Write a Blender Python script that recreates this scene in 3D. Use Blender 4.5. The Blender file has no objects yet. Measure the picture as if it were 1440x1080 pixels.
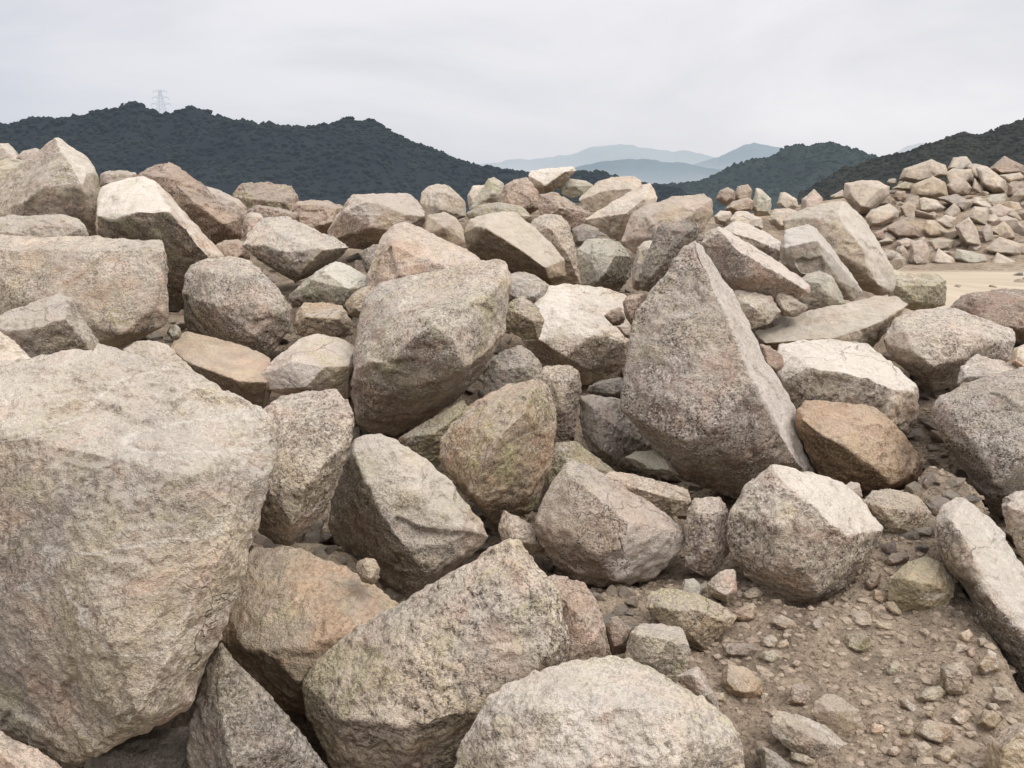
import bpy, math, random
import numpy as np
from mathutils import Vector, noise as mnoise

random.seed(7)
SC = bpy.context.scene
COL = SC.collection

# ------------------------------------------------------------------ camera
F = 1130.0                       # focal length of the phone lens, in pixels of a 1440 px wide picture
PITCH = math.radians(12.5)
EYE = Vector((0.0, 0.0, 1.7))
SP, CP = math.sin(PITCH), math.cos(PITCH)


def at(u, v, d):
    """The point of the place seen at picture position (u, v), d metres along the viewing axis."""
    x, y = (u - 720.0) / F * d, -(v - 540.0) / F * d
    return (x, y * SP + d * CP, EYE.z + y * CP - d * SP)


cam = bpy.data.cameras.new("camera")
cam_ob = bpy.data.objects.new("camera", cam)
COL.objects.link(cam_ob)
cam.sensor_width = 36.0
cam.lens = F / 1440.0 * 36.0
cam.clip_start = 0.05
cam.clip_end = 20000.0
cam_ob.location = EYE
cam_ob.rotation_euler = (math.pi / 2 - PITCH, 0, 0)
SC.camera = cam_ob
SC.view_settings.view_transform = 'Standard'
SC.view_settings.look = 'None'
SC.view_settings.exposure = 0.0
SC.view_settings.gamma = 1.0


# ------------------------------------------------------------------ noise
def _hash(ix, iy, iz, s):
    h = (ix * 374761393 + iy * 668265263 + iz * 2147483647 + s * 1274126177) & 0xFFFFFFFF
    h = ((h ^ (h >> 13)) * 1274126177) & 0xFFFFFFFF
    h = ((h ^ (h >> 16)) * 2246822519) & 0xFFFFFFFF
    return ((h ^ (h >> 15)) & 0xFFFF) / 32767.5 - 1.0


def vnoise(p, s=0):
    """Smooth value noise in -1..1 at the points p (n x 3)."""
    f = np.floor(p)
    i = f.astype(np.int64)
    t = p - f
    t = t * t * t * (t * (t * 6 - 15) + 10)
    r = np.zeros(len(p))
    for dx in (0, 1):
        wx = t[:, 0] if dx else 1 - t[:, 0]
        for dy in (0, 1):
            wy = t[:, 1] if dy else 1 - t[:, 1]
            for dz in (0, 1):
                wz = t[:, 2] if dz else 1 - t[:, 2]
                r += wx * wy * wz * _hash(i[:, 0] + dx, i[:, 1] + dy, i[:, 2] + dz, s)
    return r


ROT = np.array([[0.36, 0.48, -0.8], [-0.8, 0.6, 0.0], [0.48, 0.64, 0.6]])


def fbm(p, octaves=4, s=0, gain=0.5):
    a, r, q = 1.0, np.zeros(len(p)), p
    for k in range(octaves):
        r += a * vnoise(q, s + 17 * k)
        a *= gain
        q = q @ ROT.T * 2.03 + 11.3
    return r


# ------------------------------------------------------------------ materials
class Nodes:
    def __init__(self, name, world=False):
        if world:
            self.m = bpy.data.worlds.new(name)
        else:
            self.m = bpy.data.materials.new(name)
        self.m.use_nodes = True
        self.t = self.m.node_tree
        self.t.nodes.clear()

    def n(self, kind, **kw):
        x = self.t.nodes.new(kind)
        ins = kw.pop('ins', {})
        for k, v in kw.items():
            setattr(x, k, v)
        for k, v in ins.items():
            self.put(x.inputs[k], v)
        return x

    def put(self, sock, v):
        if hasattr(v, 'is_linked'):
            self.t.links.new(v, sock)
        else:
            sock.default_value = v

    def math(self, op, a, b=0.0, c=0.0, clamp=False):
        x = self.n('ShaderNodeMath', operation=op, use_clamp=clamp)
        self.put(x.inputs[0], a); self.put(x.inputs[1], b); self.put(x.inputs[2], c)
        return x.outputs[0]

    def ramp(self, v, a, b, lo=0.0, hi=1.0):
        x = self.n('ShaderNodeMapRange', interpolation_type='SMOOTHSTEP')
        self.put(x.inputs['Value'], v)
        self.put(x.inputs['From Min'], a); self.put(x.inputs['From Max'], b)
        self.put(x.inputs['To Min'], lo); self.put(x.inputs['To Max'], hi)
        return x.outputs['Result']

    def noise(self, vec, scale, detail=3.0, rough=0.55, dist=0.0, col=False):
        x = self.n('ShaderNodeTexNoise', noise_dimensions='3D')
        self.put(x.inputs['Vector'], vec)
        x.inputs['Scale'].default_value = scale; x.inputs['Detail'].default_value = detail
        x.inputs['Roughness'].default_value = rough; x.inputs['Distortion'].default_value = dist
        return x.outputs['Color' if col else 'Fac']

    def mix(self, f, a, b, mode='MIX'):
        x = self.n('ShaderNodeMix', data_type='RGBA', blend_type=mode)
        self.put(x.inputs[0], f)
        for k, v in ((6, a), (7, b)):
            self.put(x.inputs[k], (v[0], v[1], v[2], 1.0) if isinstance(v, tuple) else v)
        return x.outputs[2]

    def vmath(self, op, a, b=(0, 0, 0)):
        x = self.n('ShaderNodeVectorMath', operation=op)
        self.put(x.inputs[0], a); self.put(x.inputs[1], b)
        return x.outputs[0]

    def attr(self, name):
        return self.n('ShaderNodeAttribute', attribute_type='OBJECT', attribute_name=name).outputs['Fac']

    def finish(self, color, rough, height=None, dist=0.01, strength=1.0, spec=0.25):
        b = self.n('ShaderNodeBsdfPrincipled')
        self.put(b.inputs['Base Color'], color)
        self.put(b.inputs['Roughness'], rough)
        b.inputs['Specular IOR Level'].default_value = spec
        if height is not None:
            bp = self.n('ShaderNodeBump')
            bp.inputs['Distance'].default_value = dist
            bp.inputs['Strength'].default_value = strength
            self.put(bp.inputs['Height'], height)
            self.put(b.inputs['Normal'], bp.outputs[0])
        o = self.n('ShaderNodeOutputMaterial')
        self.t.links.new(b.outputs[0], o.inputs['Surface'])
        return self.m


def granite():
    N = Nodes('weathered granite')
    tc = N.n('ShaderNodeTexCoord').outputs['Object']
    oi = N.n('ShaderNodeObjectInfo')
    seed = N.math('MULTIPLY', oi.outputs['Random'], 37.0)
    cmb = N.n('ShaderNodeCombineXYZ')
    for k in range(3):
        N.put(cmb.inputs[k], seed)
    P = N.vmath('ADD', tc, cmb.outputs[0])
    geo = N.n('ShaderNodeNewGeometry')
    up = N.n('ShaderNodeSeparateXYZ'); N.put(up.inputs[0], geo.outputs['Normal'])
    up = up.outputs[2]
    sp, li, ru, du = (N.attr(k) for k in ('speckle', 'lichen', 'rust', 'dust_light'))
    base = oi.outputs['Color']
    # no two rocks have the same grain: its size and its bedding direction vary
    gs_ = N.n('ShaderNodeVectorMath', operation='SCALE'); N.put(gs_.inputs[0], P)
    N.put(gs_.inputs['Scale'], N.math('ADD', 0.62, N.math('MULTIPLY', N.math('FRACT', N.math('MULTIPLY', oi.outputs['Random'], 7.31)), 0.75)))
    PG = gs_.outputs[0]
    bed = N.n('ShaderNodeMapping'); N.put(bed.inputs['Vector'], P)
    N.put(bed.inputs['Rotation'], N.vmath('MULTIPLY', cmb.outputs[0], (0.31, 0.17, 0.23)))
    bed.inputs['Scale'].default_value = (1.0, 1.0, 3.4)
    # each broken face has weathered for a different time
    face = N.noise(N.vmath('ADD', N.vmath('MULTIPLY', geo.outputs['Normal'], (0.9, 0.9, 0.9)), cmb.outputs[0]), 1.6, 1, 0.5)
    # broad staining: cool grey to warm ochre and pink
    big = N.noise(P, 1.7, 5, 0.6, 0.6)
    med = N.noise(P, 7.0, 5, 0.62, 0.4)
    col = N.mix(N.ramp(big, 0.35, 0.68), N.mix(1.0, base, (0.86, 0.85, 0.84), 'MULTIPLY'), N.mix(1.0, base, (1.14, 1.07, 0.98), 'MULTIPLY'))
    col = N.mix(N.ramp(med, 0.36, 0.7), N.mix(1.0, col, (0.86, 0.84, 0.82), 'MULTIPLY'), N.mix(1.0, col, (1.1, 1.09, 1.07), 'MULTIPLY'))
    col = N.mix(N.ramp(face, 0.36, 0.62), N.mix(1.0, col, (0.88, 0.87, 0.865), 'MULTIPLY'), N.mix(1.0, col, (1.06, 1.055, 1.04), 'MULTIPLY'))
    band = N.noise(bed.outputs[0], 5.5, 5, 0.65, 0.5)
    col = N.mix(N.ramp(band, 0.55, 0.30, 0, 0.55), col, N.mix(1.0, col, (0.66, 0.64, 0.63), 'MULTIPLY'))
    hue = N.noise(P, 4.2, 4, 0.55, 1.2)
    col = N.mix(N.ramp(hue, 0.50, 0.68, 0, 0.5), col, N.mix(1.0, col, (1.14, 0.91, 0.86), 'MULTIPLY'))
    col = N.mix(N.ramp(hue, 0.47, 0.30, 0, 0.5), col, N.mix(1.0, col, (1.02, 1.02, 0.78), 'MULTIPLY'))
    # dusting and pale weathering on faces that look up, top light painted in too
    lit_split = N.n('ShaderNodeAttribute', attribute_type='GEOMETRY', attribute_name='lit_split').outputs['Fac']
    lit_split = N.ramp(N.math('ADD', lit_split, N.math('MULTIPLY', N.math('SUBTRACT', N.noise(P, 24.0, 4, 0.7), 0.5), 0.9)), 0.35, 0.65)
    dusty_lit = N.math('MULTIPLY', N.ramp(N.math('ADD', up, N.math('MULTIPLY', N.math('SUBTRACT', med, 0.5), 0.9)), 0.35, 0.95), du)
    col = N.mix(N.math('MULTIPLY', dusty_lit, 0.72), col, (0.575, 0.525, 0.455))
    dusty_lit = N.math('MAXIMUM', dusty_lit, N.math('MULTIPLY', lit_split, 0.95))
    col = N.mix(N.math('MULTIPLY', lit_split, 0.85), col, N.mix(0.5, N.mix(1.0, base, (1.18, 1.17, 1.15), 'MULTIPLY'), N.mix(N.ramp(med, 0.35, 0.7), (0.55, 0.495, 0.425), (0.645, 0.59, 0.52))))  # smooth split faces; their bright light is painted in as paler colour
    # underside: darker where faces turn down
    down_dark = N.ramp(N.math('ADD', up, N.math('MULTIPLY', N.math('SUBTRACT', med, 0.5), 0.8)), 0.12, -0.5, 0, 0.45)
    col = N.mix(down_dark, col, N.mix(1.0, col, (0.66, 0.62, 0.56), 'MULTIPLY'))
    face_shade = N.n('ShaderNodeAttribute', attribute_type='GEOMETRY', attribute_name='face_shade').outputs['Fac']
    face_shade = N.math('MULTIPLY', face_shade, N.ramp(N.noise(P, 11.0, 5, 0.7), 0.28, 0.5, 0.7, 1.0))
    col = N.mix(face_shade, col, N.mix(1.0, col, (0.30, 0.285, 0.25), 'MULTIPLY'))  # shade of overhanging, turned-away faces painted in, with some dark stain
    # crystals: black mica, pale feldspar
    g1 = N.noise(PG, 92.0, 3, 0.75)
    g2 = N.noise(PG, 36.0, 4, 0.75)
    patch = N.ramp(N.noise(P, 3.1, 3, 0.6), 0.3, 0.62, 0.35, 1.0)
    spk = N.math('MULTIPLY', N.math('MULTIPLY', N.math('MULTIPLY', sp, N.ramp(face, 0.7, 0.35, 0.5, 1.1)), patch), N.math('SUBTRACT', 1.0, N.math('MULTIPLY', dusty_lit, 0.8)))
    dark = N.math('MULTIPLY', N.ramp(N.math('ADD', N.math('MULTIPLY', g1, 0.55), N.math('MULTIPLY', g2, 0.45)), 0.50, 0.435), spk)
    col = N.mix(N.math('MULTIPLY', dark, 1.0), col, N.mix(1.0, col, (0.22, 0.20, 0.195), 'MULTIPLY'))
    pale = N.math('MULTIPLY', N.ramp(N.noise(PG, 78.0, 3, 0.7), 0.52, 0.60), N.math('MULTIPLY', spk, 0.75))
    col = N.mix(pale, col, (0.74, 0.655, 0.565))
    # larger dark weathering blotches
    blot = N.math('MULTIPLY', N.ramp(N.noise(P, 9.5, 6, 0.7, 0.5), 0.42, 0.3), N.math('MULTIPLY', sp, 0.65))
    col = N.mix(blot, col, N.mix(1.0, col, (0.45, 0.42, 0.42), 'MULTIPLY'))
    # lichen and rust
    lm = N.math('MULTIPLY', N.ramp(N.math('ADD', N.math('MULTIPLY', N.noise(P, 3.3, 4, 0.6, 0.8), 0.7), N.math('MULTIPLY', g2, 0.3)), 0.5, 0.6), li)
    col = N.mix(lm, col, N.mix(N.ramp(g1, 0.35, 0.65), (0.20, 0.19, 0.10), (0.52, 0.47, 0.26)))
    rm = N.math('MULTIPLY', N.ramp(N.math('ADD', N.math('MULTIPLY', N.noise(P, 2.6, 5, 0.65, 1.0), 0.75), N.math('MULTIPLY', g2, 0.25)), 0.47, 0.62), ru)
    col = N.mix(rm, col, N.mix(N.ramp(g1, 0.3, 0.7), (0.26, 0.15, 0.09), (0.56, 0.39, 0.25)))
    # a quartz vein here and there
    vn = N.math('ABSOLUTE', N.math('SUBTRACT', N.noise(bed.outputs[0], 0.75, 3, 0.45, 0.2), 0.5))
    vein = N.math('MULTIPLY', N.ramp(vn, 0.0075, 0.002), N.ramp(N.math('FRACT', N.math('MULTIPLY', oi.outputs['Random'], 3.77)), 0.62, 0.66, 0, 0.4))
    vein = N.math('MULTIPLY', vein, N.ramp(g2, 0.35, 0.55))
    col = N.mix(vein, col, (0.70, 0.65, 0.58))
    # cracks
    vo = N.n('ShaderNodeTexVoronoi', feature='DISTANCE_TO_EDGE')
    warp = N.vmath('ADD', P, N.vmath('SCALE', N.noise(P, 5.0, 4, 0.6, col=True)))
    wn = N.noise(P, 4.0, 4, 0.6, col=True)
    sc_ = N.n('ShaderNodeVectorMath', operation='SCALE'); N.put(sc_.inputs[0], wn); sc_.inputs['Scale'].default_value = 0.35
    N.put(vo.inputs['Vector'], N.vmath('ADD', P, sc_.outputs[0]))
    vo.inputs['Scale'].default_value = 2.6
    crack = N.math('MULTIPLY', N.ramp(vo.outputs['Distance'], 0.012, 0.0), N.ramp(N.noise(P, 1.3, 2), 0.50, 0.66))
    col = N.mix(N.math('MULTIPLY', crack, 0.35), col, N.mix(1.0, col, (0.35, 0.32, 0.3), 'MULTIPLY'))
    # surface relief
    h = N.math('ADD', N.math('MULTIPLY', g2, 0.9), N.math('MULTIPLY', g1, 0.5))
    h = N.math('ADD', h, N.math('MULTIPLY', N.noise(P, 15.0, 6, 0.72), 0.9))
    h = N.math('SUBTRACT', h, N.math('MULTIPLY', crack, 0.8))
    h = N.math('SUBTRACT', h, N.math('MULTIPLY', dark, 0.25))
    return N.finish(col, 0.92, h, 0.028, 0.85, 0.2)


def soil_material():
    N = Nodes('dry stony soil')
    P = N.n('ShaderNodeTexCoord').outputs['Object']
    big = N.noise(P, 0.9, 5, 0.6, 0.5)
    med = N.noise(P, 6.0, 6, 0.68)
    fine = N.noise(P, 48.0, 5, 0.75)
    col = N.mix(N.ramp(big, 0.35, 0.66), (0.285, 0.225, 0.168), (0.40, 0.325, 0.245))
    col = N.mix(N.ramp(med, 0.35, 0.68), N.mix(1.0, col, (0.68, 0.66, 0.64), 'MULTIPLY'), N.mix(1.0, col, (1.2, 1.17, 1.12), 'MULTIPLY'))
    col = N.mix(N.ramp(fine, 0.52, 0.34), col, N.mix(1.0, col, (0.42, 0.40, 0.38), 'MULTIPLY'))
    col = N.mix(N.ramp(fine, 0.58, 0.74, 0, 0.6), col, (0.50, 0.425, 0.34))
    # flat pale haul road in front of the far heap
    sep = N.n('ShaderNodeSeparateXYZ'); N.put(sep.inputs[0], P)
    wob = N.math('MULTIPLY', N.math('SUBTRACT', N.noise(P, 0.25, 3), 0.5), 3.0)
    road = N.math('MULTIPLY', N.ramp(N.math('ADD', sep.outputs[0], wob), 6.0, 7.0), N.math('MULTIPLY', N.ramp(sep.outputs[1], 11.0, 12.5), N.ramp(N.math('ADD', sep.outputs[1], N.math('MULTIPLY', wob, 0.15)), 22.4, 21.4)))
    st = N.n('ShaderNodeMapping'); N.put(st.inputs['Vector'], P); st.inputs['Scale'].default_value = (0.16, 2.0, 1.0)
    streak = N.noise(st.outputs[0], 1.0, 5, 0.65)
    rc = N.mix(N.ramp(streak, 0.33, 0.66), (0.36, 0.295, 0.215), (0.44, 0.37, 0.28))
    rc = N.mix(N.ramp(med, 0.42, 0.3, 0, 0.6), rc, N.mix(1.0, rc, (0.72, 0.70, 0.68), 'MULTIPLY'))
    col = N.mix(road, col, rc)
    # scrub on the open ground beyond the pile
    far = N.ramp(N.math('ADD', N.math('ADD', sep.outputs[1], N.math('ABSOLUTE', sep.outputs[0])), N.math('MULTIPLY', N.math('SUBTRACT', N.noise(P, 0.05, 5), 0.5), 60.0)), 55.0, 85.0)
    col = N.mix(far, col, N.mix(N.ramp(N.noise(P, 0.15, 5, 0.65), 0.35, 0.65), (0.045, 0.055, 0.045), (0.085, 0.095, 0.07)))
    h = N.math('ADD', N.math('MULTIPLY', fine, 1.0), N.math('MULTIPLY', med, 1.5))
    h = N.math('MULTIPLY', h, N.math('SUBTRACT', 1.0, N.math('MULTIPLY', road, 0.85)))
    return N.finish(col, 0.95, h, 0.03, 0.9, 0.15)


def plain(name, a, b, scale=1.0, rough=0.95, bump=0.0):
    N = Nodes(name)
    P = N.n('ShaderNodeTexCoord').outputs['Object']
    f = N.noise(P, scale, 5, 0.65)
    c = N.mix(N.ramp(f, 0.3, 0.7), a, b)
    return N.finish(c, rough, f if bump else None, bump, 0.8, 0.1)


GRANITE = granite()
SOIL = soil_material()


# ------------------------------------------------------------------ tagging
def tag(o, label=None, cat=None, group=None, kind=None):
    if label: o['label'] = label
    if cat: o['category'] = cat
    if group: o['group'] = group
    if kind: o['kind'] = kind
    return o


def mesh_ob(name, verts, faces, mat, parent=None, loc=(0, 0, 0), smooth=False):
    me = bpy.data.meshes.new(name)
    me.from_pydata([tuple(map(float, v)) for v in verts], [], [tuple(map(int, f)) for f in faces])
    me.update()
    if smooth:
        me.polygons.foreach_set('use_smooth', [True] * len(me.polygons))
    me.materials.append(mat)
    o = bpy.data.objects.new(name, me)
    o.location = loc
    COL.objects.link(o)
    if parent: o.parent = parent
    return o


# ------------------------------------------------------------------ rocks
TINT = dict(b=(0.52, 0.46, 0.388), g=(0.495, 0.452, 0.405), p=(0.515, 0.44, 0.385), t=(0.49, 0.41, 0.312), c=(0.57, 0.512, 0.442), s=(0.47, 0.385, 0.30), v=(0.51, 0.455, 0.405),
            n=(0.34, 0.265, 0.215), o=(0.37, 0.345, 0.255), d=(0.31, 0.28, 0.25), r=(0.45, 0.335, 0.235), e=(0.44, 0.43, 0.365))
ROCKS = []
NEAR = 'boulders of the near rock pile'
CREST = 'boulders along the crest of the pile'
HEAP = 'rocks of the distant heap'
LOOSE = 'loose stones on the bare soil'


def R(name, label, d, outline, ridge=(), tint='b', sp=0.7, li=0.15, ru=0.1, du=0.5, back=0.55, g=NEAR, hulls=None, rnd=1.0, rough=1.0, lit_split=(), face_shade=(), tilt=0.0, under=0.2, ft=.74):
    ROCKS.append(dict(name=name, label=label, d=d, outline=outline, ridge=ridge, tint=tint, sp=sp, li=li, ru=ru, du=du, back=back, g=g, hulls=hulls, rnd=rnd, rough=rough, lit_split=lit_split, face_shade=face_shade, tilt=tilt, under=under, ft=ft))
# ---- each rock: kind, label, distance, outline and inner ridge corners as (u, v, depth offset); the offset is in the same pixel unit
# ------------------------------------------------------------------ the foreground
R('boulder', 'huge pale boulder with a broad tilted top, filling the lower left corner of the view', 2.35,
  [(-70,520,60),(0,522,68),(47,512,72),(103,483,90),(138,483,85),(207,503,72),(287,535,52),(333,553,42),(367,572,28),(385,593,12),(391,614,0),(388,650,-12),(377,690,-22),(363,740,-25),(347,800,-32),(333,843,-38),(312,895,-45),(290,925,-50),(270,1000,-60),(217,1033,-70),(150,1057,-80),(100,1075,-70),(60,1060,-10),(0,1010,0),(-120,960,20),(-150,750,0),(-140,600,0)],
  [(-60,615,-42),(20,617,-60),(97,630,-70),(143,640,-76),(200,668,-84),(270,672,-82),(330,680,-60),(352,690,-48),(-60,800,-70),(40,930,-100),(150,900,-155),(230,940,-140),(290,840,-85),(190,1010,-150),(60,1000,-70),(120,760,-118)], 'c', sp=.5, li=.22, du=.7, ru=.05, back=.75, under=0, face_shade=(((20,617,-60),(97,630,-70),(-60,800,-70),.35),))
R('boulder', 'wide pale rounded boulder at the bottom edge of the view', 2.3,
  [(637,1085,10),(647,1047,15),(667,1017,20),(687,983,35),(713,963,45),(757,943,75),(787,927,95),(827,919,105),(873,922,105),(913,937,95),(960,960,70),(987,980,55),(1020,1007,40),(1040,1032,25),(1048,1060,15),(1047,1100,10),(1000,1170,10),(850,1190,10),(680,1160,10)],
  [(700,1020,-25),(760,990,-25),(863,992,-20),(940,1000,-25),(1000,1045,-25),(720,1090,-55),(840,1080,-70),(950,1080,-60)], 'c', sp=.62, li=.3, du=.7)
R('boulder', 'big speckled peaked boulder behind the wide pale rounded boulder at the bottom edge', 2.72,
  [(717,756,30),(733,760,30),(748,780,20),(775,806,15),(790,850,10),(800,905,10),(790,960,15),(720,1040,30),(640,1110,30),(520,1130,20),(470,1085,10),(447,1040,10),(431,1005,8),(427,960,10),(450,925,25),(480,897,40),(520,868,55),(560,856,65),(580,840,70),(613,820,65),(640,803,60),(680,784,45),(693,768,38)],
  [(722,790,-10),(770,850,-35),(770,920,-45),(680,880,-35),(560,920,-20),(700,990,-50),(600,1020,-60),(480,1010,-35),(520,960,-28)], 'b', sp=1.0, li=.45, du=.3)
R('rock', 'pinkish rock with a pale worn corner, against the right end of the big speckled boulder', 2.95,
  [(740,830,10),(777,806,25),(800,811,25),(823,820,20),(840,843,10),(850,880,5),(853,918,5),(840,960,10),(790,980,10),(745,930,10)],
  [(785,840,-20),(818,868,-40),(835,900,-30),(800,930,-45)], 'p', sp=.7, ru=.5, du=.4)
R('boulder', 'grey brown boulder with a thin pale edge, wedged under the huge pale boulder', 2.35,
  [(309,903,10),(318,915,12),(333,934,15),(367,967,18),(400,1000,20),(433,1040,22),(475,1090,20),(480,1150,20),(370,1180,10),(270,1150,10),(262,1060,10),(270,1005,10),(290,935,10)],
  [(312,930,-8),(305,988,-30),(362,992,-25),(400,1045,-35),(330,1080,-55)], 'd', sp=.8, du=.25, li=.1)
R('rock', 'shadowed rock under the overhang of the huge pale boulder at the bottom edge', 2.65,
  [(120,1062,10),(190,1030,20),(262,1020,20),(290,1050,10),(290,1140,10),(200,1170,0),(110,1140,0)], (), 'd', sp=.4, du=.1)
R('rock', 'pale rock poking in at the bottom left corner of the view', 2.0,
  [(-60,1005,20),(0,1025,25),(33,1046,25),(67,1061,20),(90,1082,12),(100,1150,10),(20,1190,0),(-90,1150,0)], [(0,1060,-15),(40,1090,-25)], 'b', sp=.7)
R('boulder', 'flat topped brown boulder with reddish patches, to the right of the huge pale boulder', 3.0,
  [(347,790,70),(355,770,90),(400,768,95),(433,773,92),(480,795,80),(527,822,60),(562,848,40),(545,900,20),(500,960,10),(450,1010,10),(400,1000,10),(350,950,0),(310,905,10),(310,850,40)],
  [(340,905,-35),(372,915,-55),(433,905,-60),(490,890,-50),(530,870,-20),(420,960,-55)], 't', sp=.3, ru=.65, li=.2, du=.25)
R('stone', 'small round brown stone lying on the flat topped brown boulder', 3.02,
  [(500,800),(503,789),(514,784),(527,787),(535,799),(533,813),(523,823),(508,818)], (), 't', sp=.4, du=.2, g=NEAR)
R('boulder', 'pale wedge boulder with a shadowed left face, behind the flat topped brown boulder', 3.7,
  [(500,613,50),(520,610,55),(547,613,55),(560,627,50),(580,643,45),(613,657,45),(637,677,40),(660,707,30),(687,740,20),(694,755,15),(667,780,10),(640,798,5),(613,818,0),(592,832,0),(563,848,10),(525,825,40),(480,785,60),(460,740,60),(466,695,60),(480,655,55)],
  [(497,640,15),(516,680,-25),(543,733,-40),(574,778,-40),(610,804,-28),(600,700,-20),(650,745,-30),(560,660,0)], 'c', sp=.6, du=.6, li=.15, face_shade=(((516,680,-25),(543,733,-40),(470,740,60),.7),))
R('boulder', 'rounded speckled boulder leaning on the right edge of the huge pale boulder', 3.3,
  [(355,600,20),(368,572,40),(397,557,55),(430,548,65),(473,545,60),(489,560,45),(497,580,30),(498,600,20),(493,627,12),(480,657,10),(470,692,10),(457,720,10),(433,744,5),(407,768,10),(387,764,10),(366,750,20),(350,700,20)],
  [(400,620,-20),(450,590,-10),(380,690,-40),(430,685,-50),(470,640,-25),(410,735,-35)], 'b', sp=.9, li=.15, du=.45)
R('boulder', 'mid sized boulder with a pale smooth right facet, central in the lower pile', 3.72,
  [(750,735,0),(757,713,5),(780,673,20),(797,648,30),(806,646,35),(833,657,45),(853,671,55),(897,703,50),(947,727,40),(968,748,25),(968,760,20),(957,780,15),(923,811,10),(887,824,5),(840,827,0),(810,816,5),(780,798,10),(765,775,5),(752,748,0)],
  [(800,672,-5),(832,690,-30),(862,716,-50),(885,735,-58),(878,770,-60),(865,815,-35),(800,745,-40),(830,780,-50),(940,745,-10)], 'p', sp=.9, du=.55, ru=.25, lit_split=(((885,735,-58),(865,815,-35),(940,745,-10)),))
R('stone', 'small angular grey pink stone at the left foot of the mid sized central boulder', 3.85,
  [(700,740),(708,717),(742,733),(758,752),(770,775),(748,780),(705,762)], (), 'p', sp=.5, du=.3)
R('boulder', 'upright boulder with yellow lichen on its left face and a rusty brown right face', 4.1,
  [(613,643,20),(617,620,25),(630,597,35),(660,570,50),(713,540,60),(757,531,55),(773,543,45),(783,580,25),(782,610,20),(772,663,10),(755,710,5),(743,722,0),(712,715,0),(694,738,0),(677,720,5),(653,687,10),(623,665,15)],
  [(747,550,-30),(740,578,-62),(706,610,-84),(679,655,-90),(669,700,-70),(650,620,-20),(740,680,-30),(720,640,-45)], 't', sp=.75, li=.85, ru=.55, du=.3, face_shade=(((740,578,-62),(706,610,-84),(740,680,-30),.3),))
R('rock', 'low pale olive rock peeping out between the big leaning boulder and the lichen boulder', 4.65,
  [(557,617,10),(593,600,20),(640,570,25),(653,561,25),(660,572,15),(640,600,10),(630,640,10),(610,660,10),(580,640,5)], [(610,610,-15)], 'o', sp=.5, li=.3)
R('boulder', 'large leaning boulder with pale top and darker undercut front, in the middle of the pile', 4.85,
  [(505,440,50),(512,410,65),(530,396,75),(610,384,90),(675,370,85),(692,362,75),(706,361,65),(716,372,50),(720,400,30),(714,440,20),(710,467,15),(693,500,10),(677,525,15),(640,566,30),(595,597,35),(553,616,35),(520,611,25),(500,597,20),(490,555,15),(493,530,15),(500,490,30)],
  [(497,520,-28),(545,497,-82),(606,455,-102),(640,478,-95),(650,515,-82),(676,505,-40),(668,430,-45),(700,400,-15),(530,560,-35),(590,560,-35)], 'c', sp=.9, li=.25, ru=.2, du=.45, face_shade=(((545,497,-82),(650,515,-82),(560,560,-35),.5),((545,497,-82),(606,455,-102),(640,478,-95),.4),))
R('boulder', 'tall triangular slab boulder with a sharp peak and a bright smooth right face', 4.45,
  [(978,329,25),(986,336,60),(1008,372,75),(1030,407,85),(1070,490,95),(1120,582,80),(1151,664,60),(1133,690,40),(1060,705,40),(1032,702,45),(1000,690,45),(960,675,40),(927,637,15),(907,600,10),(871,573,0),(880,513,0),(889,440,10),(925,392,15),(955,350,25)],
  [(979,338,0),(998,385,-18),(1017,440,-30),(1060,540,-52),(1101,612,-25),(1131,658,10),(1010,603,-58),(940,560,-40),(960,480,-32),(965,625,-40),(1050,640,-25)], 'v', sp=1.0, du=.6, li=.05, ru=.1, back=.35, ft=.62, lit_split=(((1020,440,-25),(1062,540,-50),(1070,490,95)),((998,385,-18),(1017,440,-30),(1030,407,85)),((1060,540,-52),(1101,612,-25),(1120,582,80)),), face_shade=(((1010,603,-58),(1062,540,-50),(1050,640,-25),.35),((1010,603,-58),(1050,640,-25),(965,625,-40),.3),))
R('boulder', 'boulder with a bright flat upper right face, at the foot of the triangular slab', 3.6,
  [(1025,720,15),(1033,706,20),(1050,680,30),(1083,650,50),(1100,652,60),(1160,668,80),(1187,680,80),(1213,703,70),(1242,742,45),(1234,765,30),(1217,797,25),(1197,823,20),(1173,847,20),(1133,857,10),(1107,851,10),(1077,833,10),(1043,807,15),(1028,787,15),(1022,753,15)],
  [(1086,658,5),(1111,682,-20),(1147,712,-45),(1175,742,-55),(1192,752,-50),(1238,746,15),(1095,740,-55),(1085,800,-45),(1130,800,-60),(1188,790,-35),(1150,835,-30)], 'b', sp=1.0, du=.35, li=.1, face_shade=(((1085,800,-45),(1130,800,-60),(1095,740,-55),.38),), lit_split=(((1111,682,-20),(1175,742,-55),(1187,680,80)),))
R('stone', 'squat pink brown stone standing between the central boulder and the foot of the triangular slab', 3.75,
  [(962,740),(967,713),(976,700,15),(1013,698,15),(1023,713),(1024,745),(1026,777),(1012,800),(990,811),(963,798)], [(985,722,-15),(1010,720,-18),(1000,770,-25)], 'p', sp=.8, ru=.3)
R('rock', 'flat brown rock with a yellowish edge, lying below the central boulder', 3.2,
  [(907,853,10),(913,833,25),(940,826,40),(977,833,40),(1007,847,35),(1038,866,20),(1027,884,10),(990,917,0),(970,910,0),(927,878,0)],
  [(940,855,-12),(985,862,-20),(1015,872,-12),(975,895,-18)], 't', sp=.5, li=.55)
R('stone', 'pinkish smooth stone beside the boulder with the bright upper right face', 3.45,
  [(993,820),(1013,803),(1033,800),(1038,833),(1023,849),(998,838)], (), 'p', sp=.3, ru=.3)
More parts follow.
